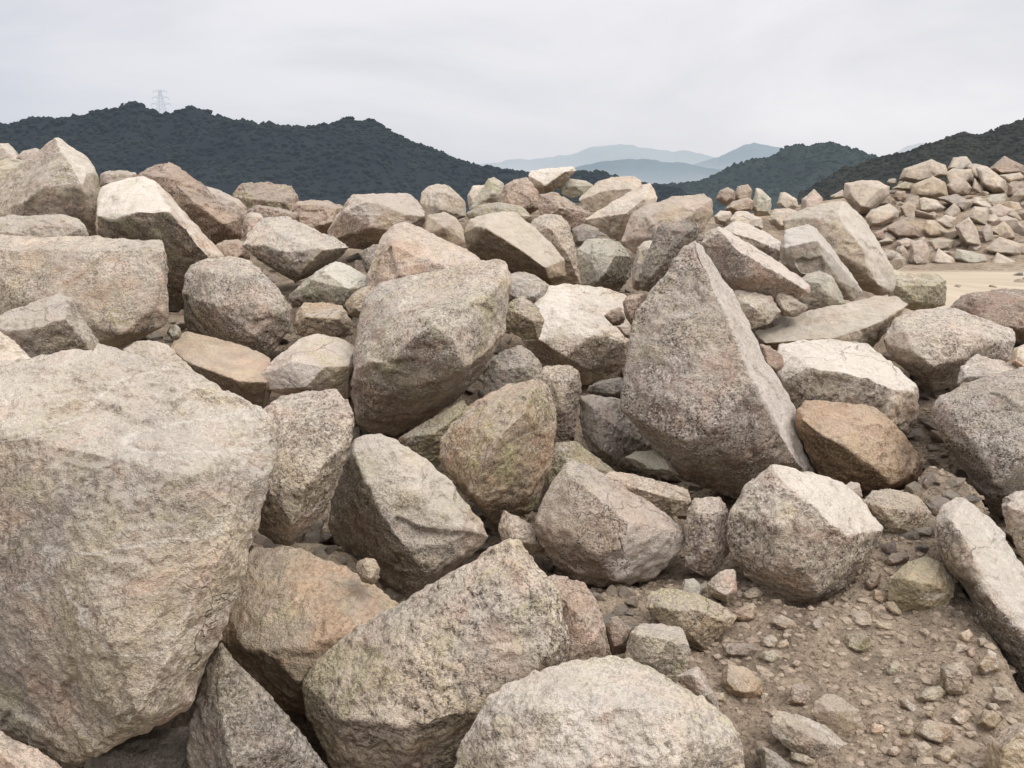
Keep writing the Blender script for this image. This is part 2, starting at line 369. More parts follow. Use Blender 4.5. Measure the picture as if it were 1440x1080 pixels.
R('stone', 'small greenish grey stone next to the pinkish smooth stone', 3.5,
  [(955,833),(962,814),(976,813),(990,826),(988,842),(965,844)], (), 'e', sp=.3)
R('stone', 'pale blocky stone just right of the pinkish rock with the worn corner', 2.95,
  [(877,922),(886,890,5),(899,877,20),(930,877,25),(960,884,20),(968,907),(970,933),(962,955),(930,965),(885,950)], [(895,892,-15),(945,900,-22),(915,930,-25)], 'c', sp=.75, li=.3)
R('stone', 'small brown stone in the shade left of the pale blocky stone', 3.05,
  [(850,880),(860,870),(874,870),(888,885),(880,918),(860,922)], (), 'n', sp=.4, du=.2)
R('stone', 'narrow grey stone half hidden behind the wide pale rounded boulder', 2.65,
  [(950,950),(966,943),(981,937),(993,953),(1011,987),(1012,1005),(985,990)], (), 'g', sp=.5)
# ------------------------------------------------------------------ the right side
R('rock', 'orange brown rough rock beside the triangular slab', 4.5,
  [(1118,590,30),(1121,575,35),(1131,563,40),(1147,562,50),(1190,567,55),(1227,571,50),(1243,580,42),(1270,607,30),(1293,640,15),(1299,663,10),(1292,682,10),(1265,692,10),(1215,702,15),(1165,690,25),(1140,650,30),(1125,615,30)],
  [(1128,590,0),(1150,608,-20),(1193,630,-35),(1227,656,-45),(1255,682,-35),(1240,615,-10),(1285,665,-20),(1200,665,-15)], 'r', sp=.6, ru=.55, du=.25, face_shade=(((1150,608,-20),(1227,656,-45),(1160,680,25),.6),))
R('boulder', 'pale topped block with a dark coarse front, above the orange brown rock', 5.05,
  [(1090,525,20),(1093,484,90),(1130,478,110),(1170,476,115),(1220,483,100),(1253,508,60),(1290,540,20),(1294,555,15),(1289,593,15),(1280,612,15),(1200,620,10),(1120,600,10),(1100,560,10)],
  [(1103,535,-5),(1140,517,-20),(1177,522,-35),(1220,532,-42),(1250,545,-42),(1285,552,-10),(1180,590,-25),(1245,590,-35)], 'c', sp=.85, du=.75, lit_split=(((1140,517,-20),(1220,532,-42),(1170,476,115)),), face_shade=(((1140,517,-20),(1220,532,-42),(1180,590,-25),.4),))
R('stone', 'dark brown chunk squeezed between the triangular slab and the pale topped block', 5.15,
  [(1068,484),(1083,486),(1100,500),(1104,515),(1092,527),(1076,515)], (), 'n', sp=.6, du=.2)
R('boulder', 'broad low boulder with a flat sandy yellow top, behind the pale topped block', 5.9,
  [(1058,465,30),(1093,447,60),(1147,435,85),(1187,425,100),(1230,416,115),(1262,417,115),(1279,428,95),(1262,446,60),(1240,475,30),(1225,492,20),(1150,520,10),(1080,500,10),(1066,482,15)],
  [(1075,482,-15),(1175,475,-38),(1215,462,-30),(1250,446,5),(1200,495,-30)], 't', sp=.5, du=.7, ru=.25, lit_split=(((1075,482,-15),(1175,475,-38),(1187,425,100)),))
R('boulder', 'grey speckled boulder with bulging front and dark underside, behind the largest right edge boulder', 5.5,
  [(1238,478,20),(1257,449,50),(1280,437,70),(1315,431,80),(1343,432,75),(1360,446,60),(1387,459,50),(1426,462,40),(1430,480,20),(1423,508,15),(1390,520,20),(1355,515,25),(1349,530,20),(1343,543,20),(1311,552,20),(1287,533,15),(1255,508,15)],
  [(1270,465,-10),(1290,500,-42),(1312,515,-48),(1345,505,-38),(1335,465,-25),(1400,480,-15),(1310,470,-28)], 'g', sp=.9, du=.4)
R('rock', 'wedge shaped grey rock between the bulging grey boulder and the largest right edge boulder', 4.9,
  [(1346,540),(1350,516,20),(1373,497,40),(1400,504,35),(1433,514,25),(1455,545),(1400,570),(1360,558)], [(1360,530,-15),(1400,528,-20)], 'g', sp=.7)
R('boulder', 'largest boulder at the right edge, grey with rounded top', 4.25,
  [(1310,572,20),(1317,553,45),(1360,540,65),(1400,525,80),(1440,515,90),(1500,520,70),(1540,590,30),(1530,690,20),(1480,745,10),(1430,740,10),(1397,727,15),(1383,698,15),(1353,657,20),(1333,623,20),(1313,594,20)],
  [(1325,568,5),(1373,552,-15),(1440,545,-15),(1500,570,-20),(1360,610,-35),(1400,680,-45),(1440,640,-62),(1500,660,-45)], 'g', sp=1.0, du=.35)
R('boulder', 'long narrow boulder with a pale top and dark left side, slanting down the right edge', 3.28,
  [(1312,740,15),(1325,710,35),(1343,697,55),(1358,698,60),(1372,708,60),(1400,737,60),(1427,777,60),(1450,810,60),(1500,880,50),(1530,960,20),(1490,1000,10),(1433,972,15),(1424,937,20),(1390,880,30),(1353,830,30),(1330,790,25),(1318,765,18)],
  [(1338,730,-8),(1360,763,-18),(1387,817,-28),(1399,853,-32),(1417,870,-34),(1455,900,-40),(1480,950,-30)], 'c', sp=.75, du=.7, lit_split=(((1360,763,-18),(1399,853,-32),(1427,777,60)),), tilt=.45, face_shade=(((1338,730,-8),(1387,817,-28),(1340,815,27),.75),))
R('rock', 'angular pale rock cut by the right edge, above the long slanting boulder', 3.75,
  [(1407,703,15),(1427,690,30),(1450,688,35),(1510,700,25),(1520,790,10),(1470,830,0),(1440,788,0),(1420,753,0),(1410,722,5)], [(1425,715,-12),(1470,730,-20)], 'b', sp=.7)
R('rock', 'knobby tan rock lodged under the orange brown rock', 0,
  [(1213,705,15),(1227,690,30),(1253,687,35),(1293,697,30),(1310,721,15),(1314,740,10),(1312,764,5),(1273,761,5),(1243,754,5),(1222,728,10)], [(1235,712,-10),(1285,720,-18),(1265,742,-20)], 'b', sp=.8, li=.2)
R('stone', 'small pink slab between the orange brown rock and the bright faced boulder', 4.15,
  [(1184,684),(1196,677,10),(1209,680,10),(1213,697),(1207,712),(1190,708)], (), 'p', sp=.2)
R('rock', 'smooth olive rounded rock resting on the soil left of the long slanting boulder', 0,
  [(1247,843),(1250,813,10),(1277,790,25),(1300,782,30),(1323,790,25),(1344,817,10),(1341,838),(1323,863),(1293,871),(1263,861)], [(1275,815,-20),(1310,822,-28),(1300,850,-22)], 'o', sp=.2, ru=.25, du=.2, rough=.6)
R('rock', 'pale grey slab lying at the right edge behind the largest boulder', 5.0,
  [(1425,490),(1440,483,10),(1480,484,10),(1490,520),(1440,530),(1422,510)], (), 'c', sp=.2)
# ------------------------------------------------------------------ the left side
R('boulder', 'long blocky boulder with a flat front face, upper left of the huge pale boulder', 5.1,
  [(-80,345,20),(-10,330,45),(42,334,50),(82,341,45),(120,346,42),(155,349,38),(200,340,42),(228,336,40),(235,345,25),(238,380,10),(239,447,5),(233,460,5),(207,470,0),(187,481,0),(170,490,0),(140,500,0),(60,510,0),(-80,500,0)],
  [(-40,350,-10),(80,360,-15),(160,366,-18),(225,352,-5),(120,430,-35),(30,420,-35),(215,430,-20),(170,470,-30)], 'b', sp=.75, du=.5, li=.15)
R('rock', 'rock with a dark front and pale right edge, propped behind the huge pale boulder', 3.9,
  [(-30,450,30),(0,443,40),(30,433,45),(88,412,60),(101,419,60),(117,450,55),(139,482,50),(150,530,20),(80,560,10),(0,545,10),(-40,500,10)],
  [(13,467,-12),(58,459,-22),(92,447,-20),(118,478,-10),(60,500,-15)], 'b', sp=.5, du=.65, li=.2, face_shade=(((13,467,-12),(58,459,-22),(60,500,-15),.5),))
R('rock', 'pale speckled rock at the left edge, touching the top of the huge pale boulder', 3.35,
  [(-70,470),(-20,460,20),(0,464,25),(12,471,22),(30,490,15),(51,513,5),(60,560),(0,590),(-70,570)], [(-10,500,-20),(20,525,-25)], 'c', sp=.6)
R('boulder', 'tall pointed boulder forming the peak at the upper left', 7.2,
  [(75,191,20),(82,192,25),(100,205,35),(125,222,45),(135,235,45),(139,250,40),(139,272,30),(131,287,25),(133,300,20),(140,320,15),(142,337,15),(135,350,15),(60,365,0),(-20,350,0),(-60,320,10),(-40,290,20),(0,275,20),(15,260,20),(37,232,20),(57,207,20)],
  [(80,200,5),(95,220,-15),(124,241,-5),(86,232,-25),(60,262,-42),(30,285,-40),(115,262,-25),(120,300,-8),(50,310,-30)], 'b', sp=.6, du=.6, li=.3, lit_split=(((95,220,-15),(124,241,-5),(100,205,35)),), face_shade=(((60,262,-42),(115,262,-25),(50,310,-30),.3),))
R('rock', 'flat topped rock below the tall pointed boulder at the left edge', 6.1,
  [(-40,312,25),(0,305,40),(15,302,45),(47,302,48),(90,302,45),(107,306,38),(118,314,30),(124,327,15),(125,345,5),(100,362,0),(0,365,0),(-50,350,0)],
  [(-10,325,-5),(22,327,-15),(52,316,-10),(90,309,0),(112,322,-5),(60,345,-20)], 'b', sp=.5, du=.7)
R('boulder', 'big boulder with a smooth cream top and dark olive underside, right of the pointed boulder', 6.75,
  [(133,290,25),(136,270,50),(141,260,60),(150,256,65),(175,249,75),(200,246,78),(220,254,70),(231,265,60),(242,280,50),(262,300,45),(282,320,40),(300,343,35),(318,362,30),(310,400,40),(262,440,50),(180,440,50),(140,390,40),(131,320,30)],
  [(134,303,-5),(160,311,-22),(195,297,-35),(240,297,-40),(262,322,-35),(277,345,-25),(296,363,-8),(200,330,0),(250,370,10)], 'c', sp=.4, du=.85, li=.3, lit_split=(((160,311,-22),(240,297,-40),(200,246,78)),), face_shade=(((160,311,-22),(240,297,-40),(200,420,55),.85),))
R('rock', 'small pinkish rock showing above the smooth cream top of the big boulder', 8.6,
  [(139,262),(141,244,5),(152,241,10),(170,239,10),(192,243,5),(198,262),(170,275)], (), 'p', sp=.3)
R('boulder', 'ragged brown speckled boulder sloping to the right behind the cream topped boulder', 8.0,
  [(190,250,15),(195,241,20),(207,234,25),(237,227,30),(252,235,25),(265,247,22),(282,260,20),(305,277,20),(322,292,18),(341,307,15),(341,335,10),(325,345,10),(280,350,0),(230,320,0),(195,285,0)],
  [(212,247,-10),(240,250,-15),(275,285,-25),(315,315,-20)], 'n', sp=.9, ru=.3, du=.35, rough=1.4)
R('rock', 'pale pink smooth rock behind the right slope of the ragged brown boulder', 9.0,
  [(283,266),(287,260,10),(307,267,15),(335,280,15),(347,292,10),(348,315),(320,325),(290,300)], (), 'p', sp=.2, du=.6)
R('stone', 'small bright pink stone left of the tilted grey boulder', 7.9,
  [(340,320),(343,302,8),(352,298,10),(367,300,8),(373,310),(360,328),(345,338)], (), 'p', sp=.1, du=.8)
R('stone', 'brown stone in the gap below the pale pink smooth rock', 7.3,
  [(300,346),(316,338),(335,336),(350,345),(352,365),(325,378),(306,365)], (), 'n', sp=.7)
R('boulder', 'dark grey granite boulder with a vertical ridge, above the sandy hollow', 5.65,
  [(256,410,10),(259,388,20),(267,372,30),(282,365,40),(320,360,45),(350,365,40),(366,377,30),(386,399,20),(405,425,15),(414,431,10),(411,457,10),(394,483,10),(377,503,10),(350,500,10),(333,497,10),(290,478,15),(263,465,20),(257,447,15)],
  [(290,383,-5),(350,388,-20),(360,425,-35),(356,470,-28),(300,430,-25),(275,420,-10),(395,440,-10)], 'g', sp=.95, du=.3)
R('boulder', 'tilted grey boulder with a pale edge and shadowed underside, behind the dark grey ridged boulder', 6.75,
  [(340,345,10),(346,325,25),(370,307,40),(402,303,45),(415,307,42),(447,325,30),(480,339,20),(492,348,20),(470,372,30),(440,384,30),(417,397,15),(396,387,10),(376,375,10),(360,363,10)],
  [(385,325,0),(440,342,-18),(452,352,-28),(422,385,-12),(400,355,-22),(370,345,-10)], 'g', sp=.75, du=.5, face_shade=(((440,342,-18),(452,352,-28),(470,372,35),.6),((452,352,-28),(422,385,-12),(470,372,32),.6),))
R('rock', 'block with a dark front and a pale right side, under the tilted grey boulder', 6.35,
  [(404,422,15),(412,404,20),(432,387,25),(455,376,35),(472,367,45),(490,372,45),(517,389,35),(521,402,25),(514,425,15),(497,440,5),(470,440,5),(430,435,5)],
  [(435,393,5),(456,380,5),(490,406,-25),(480,428,-20),(430,412,0)], 'e', sp=.35, du=.65, lit_split=(((456,380,5),(490,406,-25),(490,372,45)),), face_shade=(((435,393,5),(490,406,-25),(450,432,8),.75),))
R('stone', 'dark purplish stone in the gap right of the tilted grey boulder', 6.9,
  [(508,368),(510,352,8),(525,344,12),(546,344,12),(552,365),(545,392),(520,392)], (), 'd', sp=.5, du=.2)
R('rock', 'pale yellow stone end beside the left top of the large leaning boulder', 5.65,
  [(485,427),(496,412,10),(510,404,15),(522,402,10),(522,435),(507,447),(490,443)], (), 't', sp=.5, li=.4)
R('rock', 'tan rock with orange patches, right of the dark grey ridged boulder', 5.85,
  [(411,458,10),(415,440,25),(427,426,35),(460,424,38),(482,429,30),(495,452,15),(498,470,5),(470,482,0),(440,480,0),(416,470,0)], [(430,445,-10),(475,448,-15)], 't', sp=.4, ru=.65)
R('boulder', 'low rock with smooth sandy top and dark front, below the dark grey ridged boulder', 5.0,
  [(238,490,45),(247,474,75),(262,466,90),(300,474,85),(350,488,70),(380,503,55),(386,530,10),(380,560,0),(367,580,0),(320,575,0),(280,550,0),(262,520,10)],
  [(268,511,-8),(285,517,-20),(337,537,-28),(355,529,-20),(375,538,-20)], 's', sp=.12, du=.2, li=.15, rough=.5, face_shade=(((285,517,-20),(337,537,-28),(320,575,5),.8),((340,537,-28),(375,538,-20),(367,580,5),.8),))
R('boulder', 'low pale pink rock with a smooth sandy front and a mossy spot on its crown', 4.95,
  [(358,527,10),(383,507,25),(405,490,40),(423,475,55),(447,469,62),(480,476,55),(500,487,40),(505,520,20),(490,560,10),(430,565,0),(375,548,0)],
  [(385,520,-10),(410,508,-20),(455,515,-28),(490,515,-15),(430,545,-25)], 'p', sp=.25, du=.6, li=.35, rough=.6, lit_split=(((385,520,-10),(455,515,-28),(430,545,-25)),))
R('stone', 'pale stone wedged between the huge pale boulder and the long blocky boulder', 4.25,
  [(170,510),(173,492,8),(187,482,15),(210,478,15),(233,483,12),(253,500,8),(278,525),(270,550),(215,550)], [(215,505,-15)], 'c', sp=.3, du=.7, ru=.15)
R('stone', 'little grey stone at the right foot of the long blocky boulder', 5.3,
  [(234,468),(238,458),(247,455),(255,463),(253,474),(242,478)], (), 'e', sp=.3)
# ------------------------------------------------------------------ middle of the pile
R('rock', 'knobby yellowish rock touching the right shoulder of the large leaning boulder', 5.5,
  [(705,460),(706,437,10),(720,422,20),(735,416,22),(757,432,15),(766,452,5),(758,478,0),(735,477,0),(714,465,0)], [(728,440,-15),(750,452,-15)], 't', sp=.7, li=.65)
R('boulder', 'broad pale flat boulder with a dark triangular end, left of the triangular slab', 5.95,
  [(725,440,50),(738,412,85),(770,401,105),(800,399,110),(847,404,108),(880,412,95),(898,430,70),(893,480,20),(883,513,15),(850,535,15),(815,543,15),(792,520,10),(755,507,15),(735,480,25)],
  [(757,478,-10),(797,502,-28),(833,472,-28),(847,468,-25),(878,482,-5),(822,520,-15),(800,450,0)], 'c', sp=.55, du=.75, ru=.25, li=.25, lit_split=(((797,502,-28),(833,472,-28),(800,399,110)),), face_shade=(((833,472,-28),(878,482,-5),(822,520,-15),.6),((797,502,-28),(833,472,-28),(822,520,-15),.4),))
R('rock', 'grey pink rounded rock behind the right shoulder of the large leaning boulder', 6.35,
  [(700,400),(712,386,10),(732,382,15),(752,386,12),(772,400,5),(765,430),(730,435),(705,420)], (), 'g', sp=.7)
R('stone', 'dark brown chunk lying on the right end of the broad pale flat boulder', 5.35,
  [(876,425),(880,417),(892,413),(905,413),(900,432),(888,458),(879,445)], (), 'n', sp=.6, du=.2)
R('stone', 'pink brown chip on the edge of the broad pale flat boulder', 5.5,
  [(849,444),(860,435),(873,432),(880,448),(875,458),(862,459)], (), 'n', sp=.4, ru=.3)
R('stone', 'tiny pink stone against the left edge of the triangular slab', 5.3,
  [(867,459),(876,454),(885,455),(891,466),(888,478),(878,474)], (), 'p', sp=.1, du=.7)
R('rock', 'grey rock behind the lichen boulder, its top rounded', 5.05,
  [(678,540),(681,527,10),(693,500,25),(712,490,32),(731,485,35),(748,494,28),(762,512,15),(768,560),(730,590),(690,570)], [(705,520,-15),(735,515,-20)], 'g', sp=.85)
R('rock', 'pink purple rock behind the lichen boulder, on the right side', 4.85,
  [(755,530,5),(765,514,15),(800,512,20),(814,520,15),(818,547,10),(811,572,5),(800,593,0),(808,615,5),(790,622,0),(765,600,0),(752,560,0)], [(775,535,-15),(803,535,-15),(790,575,-20)], 'p', sp=.9, du=.3)
R('rock', 'grey rock half covered by the left side of the triangular slab', 5.0,
  [(814,556,15),(835,555,20),(872,560,25),(905,600,30),(935,640,30),(910,675,20),(865,664,10),(830,636,5),(817,605,5)], [(835,575,-15),(865,600,-15),(850,635,-18)], 'g', sp=.7, du=.3)
R('stone', 'rounded flat cap stone on the grey rock left of the triangular slab', 5.2,
  [(823,551),(830,541,10),(845,535,15),(873,531,15),(885,545),(872,562),(838,559)], (), 'd', sp=.4, du=.3)
R('stone', 'pale green sliver of stone in the shade under the triangular slab', 4.62,
  [(878,643),(893,635,5),(923,632,5),(945,650),(955,668),(912,668),(890,655)], (), 'e', sp=.15, du=.3)
R('rock', 'flat grey slab lying under the front corner of the triangular slab', 4.2,
  [(849,668,10),(858,662,20),(890,666,25),(930,677,25),(968,687,20),(972,706,5),(946,724,0),(900,710,0),(862,688,0)], [(890,685,-10),(940,700,-12)], 'b', sp=.6, du=.4)
R('rock', 'olive brown rock in the gap between the lichen boulder and the central boulder', 4.5,
  [(768,665),(775,640,5),(782,622,15),(808,619,20),(842,644,15),(868,665,5),(855,695),(800,705),(772,695)], [(800,650,-15)], 'o', sp=.5, du=.25, li=.3)
R('boulder', 'pink and ochre boulder rising behind the large leaning boulder', 6.15,
  [(513,385,10),(523,368,20),(536,342,30),(540,327,38),(552,316,42),(570,311,45),(585,317,45),(610,332,48),(635,347,50),(660,353,50),(675,364,45),(690,385,30),(690,420,10),(640,440,0),(560,440,0),(515,415,0)],
  [(550,345,-5),(600,365,-15),(565,385,-22),(640,380,-15)], 'p', sp=.65, ru=.35, du=.5)
R('boulder', 'red brown rock with a cream flat top, behind the pink and ochre boulder', 7.9,
  [(460,325,20),(470,308,25),(488,290,45),(495,274,60),(520,272,65),(575,272,62),(587,282,55),(599,297,45),(601,311,30),(592,325,25),(560,350,15),(533,355,15),(490,350,10),(462,338,10)],
  [(486,297,0),(516,282,-5),(545,291,-15),(572,302,-18),(597,304,0),(520,320,-30),(560,325,-28)], 'n', sp=.5, du=.95, ru=.25, lit_split=(((516,282,-5),(572,302,-18),(575,272,62)),), face_shade=(((520,320,-30),(560,325,-28),(545,291,-15),.3),))
R('rock', 'olive topped brown rock at the crest left of the red brown rock', 10.2,
  [(325,275),(340,257,15),(375,256,18),(410,261,15),(419,275,5),(425,310),(380,330),(335,310)], [(350,280,-15),(400,285,-15)], 'n', sp=.6, li=.6, g=CREST, rough=1.4)
R('rock', 'crumbly brown rock at the crest between the olive topped rock and the cream topped rock', 9.6,
  [(405,300),(415,284,10),(437,280,15),(462,283,15),(485,291,10),(482,320),(440,340),(410,330)], (), 'n', sp=.6, g=CREST, rough=1.5)
R('rock', 'small ragged brown rock left of the pink stone below the crest', 9.3,
  [(343,298),(360,288,10),(395,292,10),(420,300),(415,325),(370,330)], (), 'n', sp=.7, g=CREST, rough=1.3)
R('rock', 'rounded rock with a shaded left face, alone on the crest against the dark hill', 10.8,
  [(590,285,10),(592,270,15),(602,262,20),(613,258,25),(630,260,25),(643,271,20),(655,283,15),(656,305,5),(630,315,0),(600,310,0)], [(625,272,-8),(622,295,-18)], 'b', sp=.35, du=.6, g=CREST)
R('rock', 'smooth sand coloured rock just below the rounded crest rock', 8.9,
  [(595,330),(600,302,15),(625,297,20),(643,307,15),(653,323,10),(660,345),(640,362),(605,355)], [(625,320,-20)], 's', sp=.12, du=.7, rough=.6)
R('boulder', 'yellowish tan block with a shadowed lower front, right of the pink and ochre boulder', 7.4,
  [(652,327,20),(660,308,35),(685,300,48),(722,296,55),(745,312,50),(770,337,45),(795,363,35),(798,388,25),(777,402,25),(742,392,25),(700,380,30),(675,372,25),(657,352,20)],
  [(668,318,-5),(683,321,-25),(722,344,-35),(766,376,-30),(772,392,-10)], 't', sp=.35, du=.8, ru=.2, lit_split=(((683,321,-25),(766,376,-30),(745,312,50)),), face_shade=(((683,321,-25),(722,344,-35),(690,372,32),.7),))
R('rock', 'brown grey upright rock on the right of the yellowish tan block', 8.3,
  [(743,330,5),(746,310,15),(757,302,20),(772,299,22),(790,304,18),(801,316,12),(808,342,8),(816,372,5),(817,400,0),(780,410,0),(750,370,0)], [(775,322,-15),(800,360,-15)], 'b', sp=.7)
R('rock', 'pale greenish rock with a notched top in the middle distance', 7.6,
  [(810,350,15),(825,336,25),(840,335,25),(860,336,28),(873,342,25),(888,361,20),(889,390,25),(872,408,15),(830,412,0),(818,402,0),(813,375,8)], [(830,352,-8),(852,384,-22),(865,360,-8),(840,395,-18)], 'e', sp=.4, du=.5, face_shade=(((852,384,-22),(888,361,20),(880,400,22),.8),))
R('boulder', 'pale fan shaped rock at the crest, narrowing to a point on its left', 9.6,
  [(821,309,10),(837,299,15),(870,282,25),(892,271,30),(906,257,35),(916,257,35),(925,277,25),(920,300,15),(886,325,10),(875,338,5),(858,337,5),(848,325,5),(830,316,8)], [(880,300,-15),(905,280,-5)], 'c', sp=.2, du=.6, g=CREST)
R('boulder', 'tan humped rock on the crest behind the fan shaped rock', 11.2,
  [(812,282),(818,274,10),(830,268,15),(841,253,22),(860,249,25),(892,247,25),(902,254,20),(905,280),(870,300),(830,298)], [(850,268,-12),(885,265,-12)], 'b', sp=.35, du=.5, g=CREST)
R('boulder', 'brownish boulder with a pale green ridge along its top, left above the triangular slab', 8.5,
  [(873,340,10),(884,320,20),(886,302,28),(903,290,38),(935,284,45),(947,276,52),(990,272,55),(1001,281,48),(1003,300,35),(990,325,20),(930,365,5),(890,356,5)], [(910,305,-5),(945,292,0),(985,292,5),(930,330,-22)], 'p', sp=.45, li=.5, du=.5)
R('rock', 'dark shadowed rock with a blunt top just left of the peak of the triangular slab', 6.7,
  [(922,345,0),(925,320,0),(931,312,5),(960,308,10),(981,312,10),(985,324,10),(975,345,15),(955,360,15),(937,392,15),(918,412,10),(900,408,5),(898,385,0)], [(940,322,-14),(970,325,-8),(925,365,-14),(915,390,-14)], 'd', sp=.55, du=.1)
R('rock', 'narrow pale rock left of the dark shadowed blunt rock', 7.3,
  [(888,388),(896,347,10),(906,338,15),(920,337,15),(928,350),(915,395),(898,410),(889,405)], (), 'c', sp=.4)
R('rock', 'tilted slab jutting up at the crest with a shaded right underside', 12.3,
  [(742,246,10),(746,240,18),(767,237,22),(807,234,22),(811,240,15),(800,252,10),(780,268,5),(765,274,5),(748,264,5)], [(758,255,-8),(766,262,-12),(795,241,-5)], 'b', sp=.2, du=.8, g=CREST, lit_split=(((758,255,-8),(795,241,-5),(767,237,22)),), face_shade=(((766,262,-12),(795,241,-5),(800,252,12),.7),))
R('rock', 'small pale green topped rock beside the tilted slab on the crest', 12.6,
  [(785,262),(790,255,8),(802,251,12),(825,254,10),(836,261,5),(822,273),(805,280),(790,274)], [(810,262,-8)], 'e', sp=.2, li=.3, g=CREST)
R('rock', 'brown crest rock in front of the tilted slab', 11.3,
  [(700,290),(706,262,8),(722,252,12),(742,249,12),(756,268,8),(762,290),(740,305),(712,305)], (), 'n', sp=.5, g=CREST, rough=1.3)
R('rock', 'lumpy brown rock below the tilted slab, with a small dark knob', 10.6,
  [(755,290),(758,273,8),(777,269,12),(802,280,10),(817,292,6),(832,302),(815,322),(790,318),(765,310)], [(790,290,-12)], 'n', sp=.6, g=CREST, rough=1.5)
R('rock', 'pale cream stone at the left end of the central crest', 12.6,
  [(656,275),(665,261,10),(685,259,10),(696,272),(690,292),(660,296)], (), 'c', sp=.2, g=CREST)
R('rock', 'grey green pointed rock of the central crest', 12.0,
  [(680,275),(687,250,5),(695,247,5),(708,257,5),(717,276),(708,296),(670,305),(660,295)], [(692,272,-15)], 'e', sp=.4, li=.5, g=CREST)
R('rock', 'brown green rock under the pointed crest rock', 10.6,
  [(655,300),(672,288,10),(705,284,12),(735,290,8),(748,305),(720,325),(670,325)], (), 'o', sp=.5, g=CREST, rough=1.3)
R('rock', 'dark green grey rock in the hollow left of the fan shaped rock', 9.3,
  [(803,322),(820,314,8),(842,321,8),(848,340),(825,350),(808,343)], (), 'd', sp=.3, du=.2)
R('rock', 'grey rock top at the far left skyline', 11.5,
  [(-20,215),(0,201,10),(12,201,10),(24,212,5),(34,235),(0,250)], (), 'g', sp=.3, g=CREST)
R('rock', 'large olive brown rock at the left edge behind the pointed boulder', 10.0,
  [(-60,260),(-20,232,15),(15,222,20),(42,228,12),(60,255),(50,300),(-30,310)], (), 'o', sp=.3, g=CREST)
R('rock', 'small pale pink rock on the left skyline beside the pointed boulder', 10.8,
  [(22,222),(32,212,5),(50,208,8),(62,212),(60,235),(30,235)], (), 'p', sp=.2, g=CREST)
R('rock', 'round brown stone on the skyline over the dark hill foot', 14.0,
  [(1006,280),(1012,267,5),(1024,263,6),(1034,269),(1034,282),(1020,290)], (), 'n', sp=.4, g=CREST)
R('rock', 'flat brown stone right of the round brown skyline stone', 14.2,
  [(1031,275),(1037,262,5),(1052,259,6),(1058,268),(1056,282),(1038,286)], (), 'n', sp=.4, g=CREST)
R('rock', 'thin tilted slab beneath the two brown skyline stones', 12.6,
  [(1018,294),(1030,283,6),(1052,277,8),(1062,283),(1058,296),(1034,303)], (), 'n', sp=.4, g=CREST)
R('rock', 'yellow green peaked stone right of the thin tilted slab', 12.8,
  [(1056,292),(1063,264,4),(1070,265,4),(1085,280),(1084,304),(1062,304)], (), 'e', sp=.3, li=.5, g=CREST)
R('stone', 'whitish stone low behind the wedge boulder', 10.6,
  [(1003,304),(1012,296,5),(1028,297,5),(1032,308),(1022,318),(1006,314)], (), 'c', sp=.3, g=CREST)
R('rock', 'pale slab with a dark end near the thin tilted slab', 10.2,
  [(1026,308),(1035,297,8),(1050,297,10),(1071,307,5),(1074,322),(1050,327),(1030,320)], (), 'c', sp=.25, g=CREST)
R('boulder', 'long low boulder with a bright pink top behind the wedge boulder', 7.6,
  [(1012,325,10),(1030,310,25),(1048,313,28),(1080,328,22),(1098,340,15),(1104,356,5),(1090,375,0),(1050,365,0),(1018,345,0)], [(1035,325,-10),(1080,345,-12)], 'p', sp=.3, du=.9, lit_split=(((1035,325,-10),(1080,345,-12),(1048,313,28)),))
R('boulder', 'brown wedge boulder with a bright pale upper edge, right behind the triangular slab', 5.85,
  [(985,345,20),(990,328,35),(1010,316,45),(1030,330,48),(1080,358,50),(1106,376,45),(1138,400,40),(1140,412,30),(1120,422,20),(1070,425,15),(1030,412,15),(1000,390,15)],
  [(1012,324,5),(1037,351,-18),(1080,377,-20),(1106,391,-10),(1132,407,10),(1050,390,-20)], 'p', sp=.6, du=.85, ru=.2, lit_split=(((1037,351,-18),(1080,377,-20),(1080,358,50)),), face_shade=(((1012,324,5),(1037,351,-18),(1050,390,-20),.35),((1037,351,-18),(1080,377,-20),(1050,390,-20),.35),))
R('boulder', 'large leaning boulder with grey face and yellowish worn right side, before the sandy track', 8.1,
  [(1100,310,20),(1117,299,30),(1155,290,38),(1168,280,45),(1187,282,48),(1202,295,45),(1217,310,42),(1226,326,40),(1242,350,35),(1255,375,30),(1261,398,22),(1255,413,15),(1238,418,10),(1222,406,10),(1200,388,10),(1150,380,10),(1110,350,10)],
  [(1150,305,-8),(1180,301,-5),(1191,321,-18),(1215,350,-25),(1222,378,-22),(1236,402,-12),(1185,360,-22)], 'b', sp=.6, du=.6, li=.25, lit_split=(((1191,321,-18),(1222,378,-22),(1226,326,40)),))
R('rock', 'square topped rock with dark front and pale right rim, leaning on the grey faced boulder', 7.0,
  [(1096,345,15),(1101,330,30),(1106,320,42),(1137,315,48),(1150,322,45),(1163,347,35),(1180,375,30),(1205,395,28),(1216,412,20),(1200,424,10),(1160,415,5),(1125,400,5),(1098,368,5)],
  [(1102,348,-10),(1113,345,-18),(1150,337,-10),(1163,368,-18),(1180,395,-12),(1128,382,-22)], 'g', sp=.35, du=.8, lit_split=(((1102,348,-10),(1150,337,-10),(1106,320,42)),((1150,337,-10),(1180,395,-12),(1163,347,35)),), face_shade=(((1113,345,-18),(1150,337,-10),(1128,382,-22),.55),))
R('rock', 'pale greenish rock under the square topped rock', 6.6,
  [(1122,395,15),(1135,385,22),(1153,380,28),(1170,388,25),(1180,405,18),(1188,427,8),(1165,442,0),(1130,435,0)], [(1150,398,-12),(1165,415,-12)], 'e', sp=.35, du=.6)
